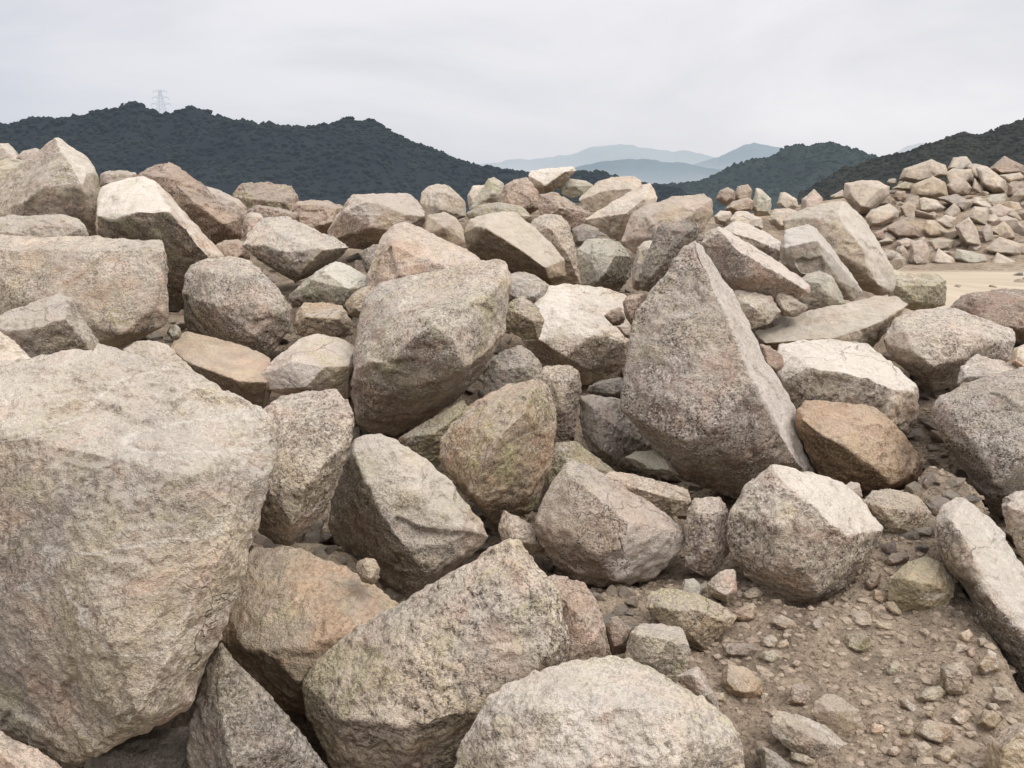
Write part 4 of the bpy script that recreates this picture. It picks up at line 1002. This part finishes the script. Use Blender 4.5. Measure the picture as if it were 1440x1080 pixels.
# ------------------------------------------------------------------ small rocks packed into the far heap, and small stones filling the gaps of the near pile
protos = []
for k in range(7):
    rs = random.Random(900 + k)
    ps = []
    for _ in range(13):
        v = Vector((rs.gauss(0, 1), rs.gauss(0, 1), rs.gauss(0, 1))).normalized()
        ps.append((v.x * .62, v.y * rs.uniform(.38, .5), v.z * rs.uniform(.32, .42)))
    protos.append(hull_mesh(ps))
lowp = []
for me in protos:
    o = bpy.data.objects.new('hull', me); COL.objects.link(o)
    m = o.modifiers.new('r', 'REMESH'); m.mode = 'VOXEL'; m.voxel_size = 0.045
    s = o.modifiers.new('s', 'SMOOTH'); s.factor = .5; s.iterations = 1
    lowp.append(o)
dg = bpy.context.evaluated_depsgraph_get(); dg.update()
STONES = []
for k, o in enumerate(lowp):
    me = bpy.data.meshes.new_from_object(o.evaluated_get(dg))
    n = len(me.vertices)
    co = np.empty(n * 3, np.float32); me.vertices.foreach_get('co', co)
    nr = np.empty(n * 3, np.float32); me.vertices.foreach_get('normal', nr)
    co = erode(co.reshape(-1, 3).astype(float), nr.reshape(-1, 3).astype(float), 0.9, 40 + k, 1.2, .045)
    me.vertices.foreach_set('co', co.astype(np.float32).ravel())
    me.polygons.foreach_set('use_smooth', [True] * len(me.polygons))
    me.materials.clear(); me.materials.append(GRANITE); me.name = 'stone'
    STONES.append(me)
for o in lowp:
    hm = o.data; bpy.data.objects.remove(o); bpy.data.meshes.remove(hm)


def drop(name, label, cat, group, loc, size, rot, tint, sp=.3, du=.5, seed=0):
    o = bpy.data.objects.new(name, STONES[seed % len(STONES)])
    o.location = loc; o.scale = (size, size, size); o.rotation_euler = rot
    t = TINT[tint]; k = random.Random(seed).uniform(.70, 1.0)
    o.color = (t[0] * k, t[1] * k, t[2] * k, 1)
    o['speckle'] = sp; o['lichen'] = .1; o['rust'] = .12; o['dust_light'] = du
    COL.objects.link(o)
    tag(o, label, cat, group)
    return o


for k, (u, v, s) in enumerate(SMALL_HEAP):
    d = ground_hit(u, v, 14.0, 38.0, 0.1)
    if d > 37:
        continue
    p = at(u, v, d + .5)
    drop('rock', 'small rock packed among the larger rocks of the distant heap', 'rock', 'small rocks packed in the distant heap', p, s * d / F,
         (hr.uniform(-.6, .6), hr.uniform(-.6, .6), hr.uniform(0, 6.28)), hr.choice('bptncgbt'), du=.3, seed=k)
# ------------------------------------------------------------------ gravel: crumbs and grit nobody could count
ico = bpy.data.meshes.new('ico')
import bmesh
bm = bmesh.new(); bmesh.ops.create_icosphere(bm, subdivisions=1, radius=1.0)
iv = np.array([v.co[:] for v in bm.verts]); itf = np.array([[v.index for v in f.verts] for f in bm.faces]); bm.free()
gr = np.random.RandomState(3)
N_G = 30000
xs = gr.uniform(-0.3, 3.2, N_G); ys = gr.uniform(1.6, 5.2, N_G)
size = 0.003 + 0.021 * gr.uniform(0, 1, N_G) ** 6.0
clump = vnoise(np.stack([xs * 2.2, ys * 2.2, xs * 0], 1), 77)
keep = clump + gr.uniform(-.6, 1.1, N_G) > 0
xs, ys, size = xs[keep], ys[keep], size[keep]


def grid_z(x, y):
    """Height of the ground sheet itself (hollows included)."""
    x = np.atleast_1d(x); y = np.atleast_1d(y)
    i = np.clip(np.searchsorted(gx, x) - 1, 0, nx - 2); j = np.clip(np.searchsorted(gy, y) - 1, 0, ny - 2)
    a = (x - gx[i]) / (gx[i + 1] - gx[i]); b = (y - gy[j]) / (gy[j + 1] - gy[j])
    return gz[j, i] * (1 - a) * (1 - b) + gz[j, i + 1] * a * (1 - b) + gz[j + 1, i] * (1 - a) * b + gz[j + 1, i + 1] * a * b


zs = grid_z(xs, ys)
GV, GF = [], []
for k in range(len(xs)):
    sc = np.array([gr.uniform(.7, 1.4), gr.uniform(.7, 1.4), gr.uniform(.5, .9)]) * size[k]
    a = gr.uniform(0, 6.28)
    v = iv * (1 + gr.uniform(-.28, .28, (len(iv), 1))) * sc
    v = np.stack([v[:, 0] * math.cos(a) - v[:, 1] * math.sin(a), v[:, 0] * math.sin(a) + v[:, 1] * math.cos(a), v[:, 2]], 1)
    GV.append(v + [xs[k], ys[k], zs[k] - size[k] * .12])
    GF.append(itf + k * len(iv))


def gravel_mat():
    N = Nodes('gravel')
    P = N.n('ShaderNodeTexCoord').outputs['Object']
    c = N.mix(N.ramp(N.noise(P, 22.0, 3, .7), .35, .65), (.24, .185, .135), (.38, .305, .23))
    c = N.mix(N.ramp(N.noise(P, 140.0, 3, .7), .5, .3, 0, .6), c, N.mix(1.0, c, (.5, .48, .46), 'MULTIPLY'))
    return N.finish(c, .95, N.noise(P, 160.0, 3, .7), .006, .7, .15)


gravel = mesh_ob('gravel', np.concatenate(GV), np.concatenate(GF), gravel_mat(), smooth=False)
tag(gravel, 'brown grit and gravel scattered over the bare soil', 'gravel', kind='stuff')

# ------------------------------------------------------------------ broken stone caught in the gaps of the pile and rubble behind its crest
dg = bpy.context.evaluated_depsgraph_get(); dg.update()


def seen_ground(u, v):
    dv = Vector(at(u, v, 1.0)) - EYE
    ok, loc, nn, idx, ob, mm = SC.ray_cast(dg, EYE, dv.normalized())
    return loc if ok and ob.name == 'ground' else None


fr_ = random.Random(21)
spots = []
for k in range(9000):
    u, v = fr_.uniform(-40, 1480), fr_.uniform(235, 900)
    if u > 900 and v > 780:
        continue
    loc = seen_ground(u, v)
    if loc is None:
        continue
    far = loc.y > 9.5
    heap = loc.x > 7.5 and loc.y > 20.5 and loc.z > .12
    road = far and not heap and loc.x > 5.2 and loc.y > 10.5
    if road and (fr_.random() > .12 or loc.y > 22):
        continue
    if (loc.y > 26 and not heap) or loc.y > 40 or any((u - a) ** 2 + (v - b) ** 2 < (60 if heap else 90 if far else 170) for a, b in spots):
        continue
    spots.append((u, v))
    s = (fr_.uniform(11, 30) if far else fr_.uniform(12, 34)) * (loc - EYE).length / F
    rot = (fr_.uniform(-.7, .7), fr_.uniform(-.7, .7), fr_.uniform(0, 6.28))
    if heap:
        drop('rock', 'small rock packed among the larger rocks of the distant heap', 'rock', 'small rocks packed in the distant heap', loc, s * 1.1, rot, fr_.choice('bptncgbt'), seed=k)
    elif road:
        drop('stone', 'small stone lying on the flat pale sandy track', 'stone', 'small stones on the sandy track', loc, s * .6, rot, fr_.choice('bptgn'), seed=k)
    elif far:
        drop('rock', 'small rock of the rubble strewn behind the crest boulders', 'rock', 'small rocks strewn behind the crest boulders', loc, s, rot, fr_.choice('bpntcgb'), seed=300 + k)
    else:
        drop('stone', 'small broken stone caught in a gap between the near boulders', 'stone', 'broken stones caught in the gaps of the near pile', loc, s, rot, fr_.choice('bptngbtd'), sp=.5, du=.35, seed=600 + k)
print('fragments', len(spots))

# ------------------------------------------------------------------ hills: skyline in picture positions, distance
L_HILL = [(-640,262),(-540,240),(-420,215),(-250,205),(-100,190),(0,177),(12,179),(32,172),(45,167),(75,167),(85,166),(110,165),(142,161),(160,160),(172,156),(185,151),(200,154),(207,161),(222,168),(240,171),(267,167),(282,167),(300,173),(335,177),(360,180),(420,184),(450,179),(490,169),(530,173),(560,191),(600,206),(640,223),(680,235),(720,240),(760,246),(815,248),(857,252),(930,262),(1000,275)]
M_HILL = [(860,270),(917,258),(950,255),(982,252),(1007,245),(1035,233),(1057,227),(1080,221),(1100,214),(1120,210),(1155,208),(1180,208),(1205,210),(1220,215),(1240,221),(1300,235),(1380,250),(1500,260)]
R_HILL = [(1080,300),(1150,262),(1200,235),(1240,220),(1270,216),(1295,209),(1330,199),(1355,192),(1370,196),(1400,188),(1410,181),(1430,175),(1440,172),(1500,165),(1600,160),(1750,170),(1900,190),(2050,225),(2150,258)]
FAR1 = [(560,240),(640,232),(700,228),(780,222),(820,212),(850,207),(880,205),(905,207),(940,212),(980,218),(1020,225),(1080,235),(1150,245)]
FAR2 = [(920,240),(980,230),(1010,222),(1030,212),(1045,205),(1060,202),(1075,205),(1090,208),(1110,210),(1130,214),(1200,226),(1280,240)]
FAR3 = [(640,250),(720,245),(800,236),(840,227),(880,224),(920,226),(960,232),(1000,236),(1040,240),(1100,250),(1180,262)]
FAR4 = [(1180,225),(1215,214),(1250,210),(1280,205),(1300,203),(1340,210),(1400,225)]


def sky_v(line, u):
    return np.interp(u, [p[0] for p in line], [p[1] for p in line])


def hill(name, line, d, depth, amp, mat, du=4.0, base=-8.0, seed=0, drop_=0.0):
    us = np.arange(line[0][0], line[-1][0] + .1, du)
    V = sky_v(line, us) + drop_
    if d > 1500:
        q = np.stack([us / 26.0, us * 0 + seed, us * 0], 1)
        V = V + fbm(q, 4, seed) * 2.2
    rows = 26
    verts = []
    for j in range(rows):
        t = j / (rows - 1.0)
        f = t / 0.72
        for u, v in zip(us, V):
            cx, cy, cz = at(u, v, d)
            k = math.sin(min(f, 1.0) * math.pi / 2) ** 1.15 if f <= 1 else 1 - ((f - 1) / .39) ** 1.5
            y = cy - depth * (1 - t / 0.72)
            x = cx * (y / cy)
            verts.append((x, y, base + (cz - base) * max(k, 0.0)))
    v = np.array(verts)
    n = fbm(v / (depth * .25) + seed, 4, seed) * amp * 2.0
    t = np.repeat(np.arange(rows) / (rows - 1.0), len(us))
    ends = np.clip(np.minimum(np.arange(len(us)), np.arange(len(us))[::-1]) / 12.0, 0, 1); ends = np.tile(ends, rows)
    v[:, 2] = base - 3 + (v[:, 2] - base + 3) * ends ** .5
    fade = np.clip(np.abs(t - 0.72) * 5, 0, 1) * np.clip(t * 8, 0, 1)
    v[:, 2] += n * fade
    w = len(us)
    i = (np.arange(rows - 1)[:, None] * w + np.arange(w - 1)[None, :]).ravel()
    o = mesh_ob(name, v, np.stack([i, i + 1, i + w + 1, i + w], 1), mat, smooth=True)
    tag(o, kind='structure')
    return v.reshape(rows, w, 3)


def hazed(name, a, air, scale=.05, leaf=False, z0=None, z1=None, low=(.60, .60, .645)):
    """A far surface: its own dark colour with haze painted on as a glow, thicker low down (z0) than at height z1."""
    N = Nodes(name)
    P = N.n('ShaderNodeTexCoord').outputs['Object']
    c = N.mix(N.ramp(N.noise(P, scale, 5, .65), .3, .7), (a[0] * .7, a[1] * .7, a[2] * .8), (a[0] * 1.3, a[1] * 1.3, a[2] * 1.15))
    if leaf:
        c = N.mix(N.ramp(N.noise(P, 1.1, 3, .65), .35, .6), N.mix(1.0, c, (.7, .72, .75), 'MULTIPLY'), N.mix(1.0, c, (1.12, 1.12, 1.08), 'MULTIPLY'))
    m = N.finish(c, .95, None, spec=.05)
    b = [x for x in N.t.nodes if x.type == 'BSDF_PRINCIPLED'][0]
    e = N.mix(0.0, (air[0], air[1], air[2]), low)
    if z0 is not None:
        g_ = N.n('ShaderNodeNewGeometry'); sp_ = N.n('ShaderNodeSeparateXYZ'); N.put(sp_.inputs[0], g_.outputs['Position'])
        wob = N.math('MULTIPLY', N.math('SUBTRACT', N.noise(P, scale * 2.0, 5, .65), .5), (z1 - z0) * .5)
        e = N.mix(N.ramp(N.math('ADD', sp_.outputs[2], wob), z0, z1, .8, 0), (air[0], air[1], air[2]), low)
    N.put(b.inputs['Emission Color'], e)  # lit air painted in as a glow of the surface
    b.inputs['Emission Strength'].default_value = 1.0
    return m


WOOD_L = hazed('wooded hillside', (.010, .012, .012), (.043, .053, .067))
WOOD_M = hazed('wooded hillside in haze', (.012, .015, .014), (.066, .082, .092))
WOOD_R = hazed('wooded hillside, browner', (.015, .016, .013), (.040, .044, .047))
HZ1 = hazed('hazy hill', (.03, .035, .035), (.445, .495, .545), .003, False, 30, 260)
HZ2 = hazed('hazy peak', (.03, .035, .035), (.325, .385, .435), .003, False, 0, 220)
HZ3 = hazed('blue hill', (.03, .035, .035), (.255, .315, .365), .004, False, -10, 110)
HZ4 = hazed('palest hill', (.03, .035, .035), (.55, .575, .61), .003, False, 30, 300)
hl = hill('hills', L_HILL, 520, 190, 4, WOOD_L, 4, -10, 1, 3.0)
hm = hill('hills', M_HILL, 900, 250, 6, WOOD_M, 4, -10, 2, 4.5)
hrr = hill('hills', R_HILL, 420, 150, 3, WOOD_R, 4, -10, 3, 3.0)
hill('hills', FAR3, 2300, 500, 8, HZ3, 2.5, -20, 5)
hill('hills', FAR1, 4200, 900, 10, HZ1, 3, -30, 4)
hill('hills', FAR2, 3600, 700, 10, HZ2, 2.5, -30, 6)
hill('hills', FAR4, 5200, 900, 10, HZ4, 8, -30, 7)


# tree cover of the hills: crowns as ragged lumps of leaf clumps, one mass per hill


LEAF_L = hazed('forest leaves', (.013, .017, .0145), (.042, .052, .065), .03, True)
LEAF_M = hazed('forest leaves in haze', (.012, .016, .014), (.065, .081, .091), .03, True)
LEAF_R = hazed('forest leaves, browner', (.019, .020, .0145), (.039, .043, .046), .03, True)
BARK = plain('bark', (.04, .035, .03), (.07, .06, .05), 2.0)
bm = bmesh.new(); bmesh.ops.create_icosphere(bm, subdivisions=1, radius=1.0)
jv = np.array([v.co[:] for v in bm.verts]); jf = np.array([[v.index for v in f.verts] for f in bm.faces]); bm.free()


def forest(name, label, H, n, s0, s1, mat, seed, rowmax=19, rowmin=3):
    rs = np.random.RandomState(seed)
    rows, w, _ = H.shape
    Vs, Fs, c = [], [], 0
    for k in range(n):
        j = rs.uniform(rowmin, rowmax); i = rs.uniform(0, w - 1.01)
        if k % 4 == 0:
            j = rs.uniform(17.2, 18.6)
        j0, i0 = int(j), int(i)
        a, b = j - j0, i - i0
        p = H[j0, i0] * (1 - a) * (1 - b) + H[min(j0 + 1, rows - 1), i0] * a * (1 - b) + H[j0, i0 + 1] * (1 - a) * b + H[min(j0 + 1, rows - 1), i0 + 1] * a * b
        s = s0 * .7 + (s1 * 1.35 - s0 * .7) * rs.uniform() ** 2.6
        v = jv * (1 + rs.uniform(-.3, .3, (len(jv), 1)))
        v = v * np.array([s * rs.uniform(.8, 1.4), s * rs.uniform(.8, 1.3), s * rs.uniform(.6, 1.05)])
        Vs.append(v + p + [0, 0, s * .12]); Fs.append(jf + c); c += len(jv)
    o = mesh_ob(name, np.concatenate(Vs), np.concatenate(Fs), mat)
    tag(o, label, 'forest', kind='stuff')


forest('forest', 'dark evergreen forest covering the long hill behind the pile', hl, 22000, .75, 1.7, LEAF_L, 1)
forest('forest', 'hazy forest on the middle hill beyond the plain', hm, 7000, 1.1, 2.3, LEAF_M, 2)
forest('forest', 'brownish dark forest on the hill behind the distant heap', hrr, 13000, .6, 1.3, LEAF_R, 3)


# ridge trees that stand out against the sky: tapered trunk, limbs, crown of leaf-sized faces
def tree(label, u, v_top, v_base, width, line_d, mat, group, seed, shape=0):
    rs = np.random.RandomState(seed)
    base = Vector(at(u, v_base + 3, line_d)); top = Vector(at(u, v_top, line_d))
    h = top.z - base.z
    wid = width / F * line_d
    root = bpy.data.objects.new('tree', None); root.empty_display_size = .5
    root.location = base; COL.objects.link(root)
    tag(root, label, 'tree', group)
    V, Fc = [], []

    def limb(a, b, r0, r1):
        d_ = (b - a).normalized(); sx = d_.orthogonal().normalized(); sy = d_.cross(sx)
        s = len(V)
        for q, rr in ((a, r0), (b, r1)):
            for k in range(6):
                t = k * math.pi / 3
                V.append(q + sx * math.cos(t) * rr + sy * math.sin(t) * rr)
        for k in range(6):
            Fc.append((s + k, s + (k + 1) % 6, s + 6 + (k + 1) % 6, s + 6 + k))
    limb(Vector((0, 0, -1)), Vector((rs.uniform(-.2, .2), 0, h * .55)), h * .035, h * .022)
    limb(Vector((0, 0, h * .5)), Vector((rs.uniform(-.3, .3), 0, h * .92)), h * .022, h * .006)
    tips = []
    for k in range(7):
        a = rs.uniform(0, 6.28); z0 = h * rs.uniform(.35, .75)
        e = Vector((math.cos(a) * wid * rs.uniform(.22, .45), math.sin(a) * wid * .35, z0 + h * rs.uniform(.05, .25)))
        limb(Vector((0, 0, z0)), e, h * .012, h * .004); tips.append(e)
    tips.append(Vector((0, 0, h * .9)))
    mesh_ob('trunk', V, Fc, BARK, root)
    LV, LF = [], []
    for e in tips + [Vector((rs.uniform(-.3, .3) * wid, rs.uniform(-.3, .3) * wid, h * rs.uniform(.5, .88))) for _ in range(5)]:
        cr = wid * rs.uniform(.13, .24)
        for _ in range(46):
            dv = rs.normal(size=3); dv = dv / np.linalg.norm(dv) * rs.uniform(.3, 1) ** .5
            c = np.array(e) + dv * np.array([cr, cr, cr * .7])
            n1 = rs.normal(size=3); n1 /= np.linalg.norm(n1); n2 = np.cross(n1, rs.normal(size=3)); n2 /= np.linalg.norm(n2)
            sz = cr * rs.uniform(.2, .42); s = len(LV)
            LV += [c + n1 * sz, c + n2 * sz * .7, c - n1 * sz, c - n2 * sz * .7]
            LF.append((s, s + 1, s + 2, s + 3))
    mesh_ob('crown', LV, LF, mat, root)


GL, GRR = 'trees standing out on the ridge of the long dark hill', 'trees standing out on the ridge behind the distant heap'
k = 0
for u, vt, w, lab in [(186,148,26,'broad domed tree on the highest point of the dark hill'), (172,154,20,'lower bushy tree at the side of the domed summit tree'), (201,152,18,'round tree on the falling side of the domed summit tree'),
                      (277,163,16,'small mushroom shaped tree standing alone on the ridge past the pylon'), (340,173,8,'thin spiky tree on the ridge above the cream topped boulder'), (108,162,14,'low rounded tree on the ridge behind the tall pointed boulder'),
                      (44,165,12,'small round tree on the ridge near the left edge'), (490,165,20,'bushy tree on the second rise of the dark hill'), (520,168,18,'rounded tree on the crest right of the bushy tree of the second rise'), (12,175,10,'stubby tree at the left end of the dark ridge'),
                      (620,212,10,'small tree on the descending right slope of the dark hill')]:
    vb = float(sky_v(L_HILL, u)); k += 1
    tree(lab, u, vt, max(vb, vt + 4) + 1, w, 520, LEAF_L, GL, 50 + k)
for u, vt, w, lab in [(1357,186,12,'tall rounded tree on the ridge above the distant heap'), (1330,192,9,'small ragged tree left of the tall rounded ridge tree'), (1316,199,7,'low bush like tree at the lower end of the ridge above the distant heap'),
                      (1403,179,10,'tree with a leaning crown on the higher step of the ridge'), (1425,172,10,'flat crowned tree near the right end of the ridge'), (1438,169,9,'round tree at the right end of the ridge')]:
    vb = float(sky_v(R_HILL, u)); k += 1
    tree(lab, u, vt, max(vb, vt + 4) + 1, w, 420, LEAF_R, GRR, 50 + k)
for u, vt, w, lab in [(1177,203,7,'small tree on the flat top of the hazy middle hill'), (1190,204,6,'tiny tree beside the small tree on the hazy middle hill'), (1122,206,8,'low tree at the left shoulder of the hazy middle hill')]:
    vb = float(sky_v(M_HILL, u)); k += 1
    tree(lab, u, vt, max(vb, vt + 4) + 1, w, 900, LEAF_M, 'trees standing out on the hazy middle hill', 50 + k)

# ------------------------------------------------------------------ the pylon, far behind the ridge
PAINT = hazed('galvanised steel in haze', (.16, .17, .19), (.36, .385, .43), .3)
pd = 640.0
pb, pt = Vector(at(229, 176, pd)), Vector(at(229, 128, pd))
ph = pt.z - pb.z
pyl = bpy.data.objects.new('electricity_pylon', None); pyl.location = pb; COL.objects.link(pyl)
tag(pyl, 'pale lattice electricity pylon rising behind the dark hill ridge', 'pylon')


def bars(name, segs, r, parent, mat):
    V, Fc = [], []
    for a, b in segs:
        a, b = Vector(a), Vector(b)
        d_ = (b - a).normalized(); sx = d_.orthogonal().normalized(); sy = d_.cross(sx); s = len(V)
        for q in (a, b):
            for c1, c2 in ((1, 1), (-1, 1), (-1, -1), (1, -1)):
                V.append(q + (sx * c1 + sy * c2) * r)
        Fc += [(s + i, s + (i + 1) % 4, s + 4 + (i + 1) % 4, s + 4 + i) for i in range(4)]
        Fc += [(s, s + 1, s + 2, s + 3), (s + 7, s + 6, s + 5, s + 4)]
    return mesh_ob(name, V, Fc, mat, parent)


def half(z):
    t = z / ph
    return 4.2 * (1 - t) ** 1.2 + 0.7


lev = [ph * q for q in (0, .16, .32, .46, .58, .68, .77, .85, .92, 1.0)]
for sx in (-1, 1):
    for sy in (-1, 1):
        bars('leg', [((sx * half(a), sy * half(a), a), (sx * half(b), sy * half(b), b)) for a, b in zip(lev, lev[1:])], .12, pyl, PAINT)
br = []
for a, b in zip(lev, lev[1:]):
    for s in (-1, 1):
        br += [((-half(a), s * half(a), a), (half(b), s * half(b), b)), ((half(a), s * half(a), a), (-half(b), s * half(b), b)), ((-half(b), s * half(b), b), (half(b), s * half(b), b)),
               ((s * half(a), -half(a), a), (s * half(b), half(b), b)), ((s * half(a), half(a), a), (s * half(b), -half(b), b))]
bars('lattice', br, .06, pyl, PAINT)
for q, L in ((.60, 7.6), (.78, 6.4), (.96, 5.2)):
    z = ph * q; e = half(z)
    arm = []
    for s in (-1, 1):
        arm += [((s * e, -e, z), (s * L, 0, z + .3)), ((s * e, e, z), (s * L, 0, z + .3)), ((s * e, 0, z + 1.7), (s * L, 0, z + .3))]
    for s in (-1, 1):
        a = bars('crossarm', arm[:3] if s < 0 else arm[3:], .09, pyl, PAINT)
        bars('insulator', [((s * L, 0, z + .3), (s * L, 0, z - 1.7))], .14, a, PAINT)

# ------------------------------------------------------------------ overcast sky and soft sun
SUN_EL, SUN_AZ = math.radians(56), math.radians(118)      # azimuth from straight ahead, clockwise: high on the right, a little behind
W = Nodes('World', world=True)
SC.world = W.m
sky = W.n('ShaderNodeTexSky', sky_type='NISHITA')
sky.sun_disc = False
sky.sun_elevation = SUN_EL
sky.sun_rotation = SUN_AZ
sky.dust_density = 4.0
tcw = W.n('ShaderNodeTexCoord').outputs['Generated']
mp = W.n('ShaderNodeMapping'); W.put(mp.inputs['Vector'], tcw); mp.inputs['Scale'].default_value = (1.6, 1.6, 5.0)
cl = W.noise(mp.outputs[0], 1.3, 5, .55, .4)
sepw = W.n('ShaderNodeSeparateXYZ'); W.put(sepw.inputs[0], tcw)
cloud = W.mix(W.ramp(cl, .34, .66), (.72, .73, .785), (.93, .915, .95))
low = W.ramp(sepw.outputs[2], .0, .12, .55, 0)
cloud = W.mix(low, cloud, (.835, .815, .845))
# clouds thicker and whiter to the right, a thinner blue grey part low on the left
lr = W.ramp(W.math('ADD', sepw.outputs[0], W.math('MULTIPLY', W.math('SUBTRACT', cl, .5), .5)), -.75, .45)
lefty = W.math('MULTIPLY', W.math('SUBTRACT', 1.0, lr), W.ramp(sepw.outputs[2], .30, .02))
cloud = W.mix(W.math('MULTIPLY', lefty, .75), cloud, (.58, .63, .71))
cloud = W.mix(W.math('MULTIPLY', lr, .35), cloud, (.95, .935, .945))
zen = W.ramp(sepw.outputs[2], .28, .90, 1.0, 1.85)      # an overcast sky is brightest overhead
zc = W.n('ShaderNodeVectorMath', operation='SCALE'); W.put(zc.inputs[0], cloud); W.put(zc.inputs['Scale'], zen)
cloud = zc.outputs[0]
# cloud glow round the veiled sun and behind the camera, added as front fill
gl = W.n('ShaderNodeVectorMath', operation='DOT_PRODUCT'); W.put(gl.inputs[0], tcw)
gl.inputs[1].default_value = (math.sin(SUN_AZ) * math.cos(SUN_EL), math.cos(SUN_AZ) * math.cos(SUN_EL), math.sin(SUN_EL))
glow = W.ramp(gl.outputs['Value'], .35, 1.0, 1.0, 1.5)
behind = W.ramp(sepw.outputs[1], .1, -.7, 1.0, 1.28)
zc2 = W.n('ShaderNodeVectorMath', operation='SCALE'); W.put(zc2.inputs[0], cloud); W.put(zc2.inputs['Scale'], W.math('MULTIPLY', glow, behind))
cloud = zc2.outputs[0]
skyc = W.mix(1.0, sky.outputs[0], (.10, .10, .10), 'MULTIPLY')
allc = W.mix(.92, skyc, cloud)
bg = W.n('ShaderNodeBackground'); W.put(bg.inputs['Color'], allc); bg.inputs['Strength'].default_value = 1.0
wo = W.n('ShaderNodeOutputWorld'); W.t.links.new(bg.outputs[0], wo.inputs['Surface'])

sun = bpy.data.lights.new('sun', 'SUN')
sun.energy = 1.45
sun.angle = math.radians(22)
sun.color = (1.0, .965, .905)
so = bpy.data.objects.new('sun', sun)
dirv = Vector((math.sin(SUN_AZ) * math.cos(SUN_EL), math.cos(SUN_AZ) * math.cos(SUN_EL), math.sin(SUN_EL)))
so.rotation_euler = dirv.to_track_quat('Z', 'Y').to_euler()
so.location = (0, 0, 50)
COL.objects.link(so)

SC.cycles.max_bounces = 5
SC.cycles.diffuse_bounces = 3
SC.cycles.use_denoising = True
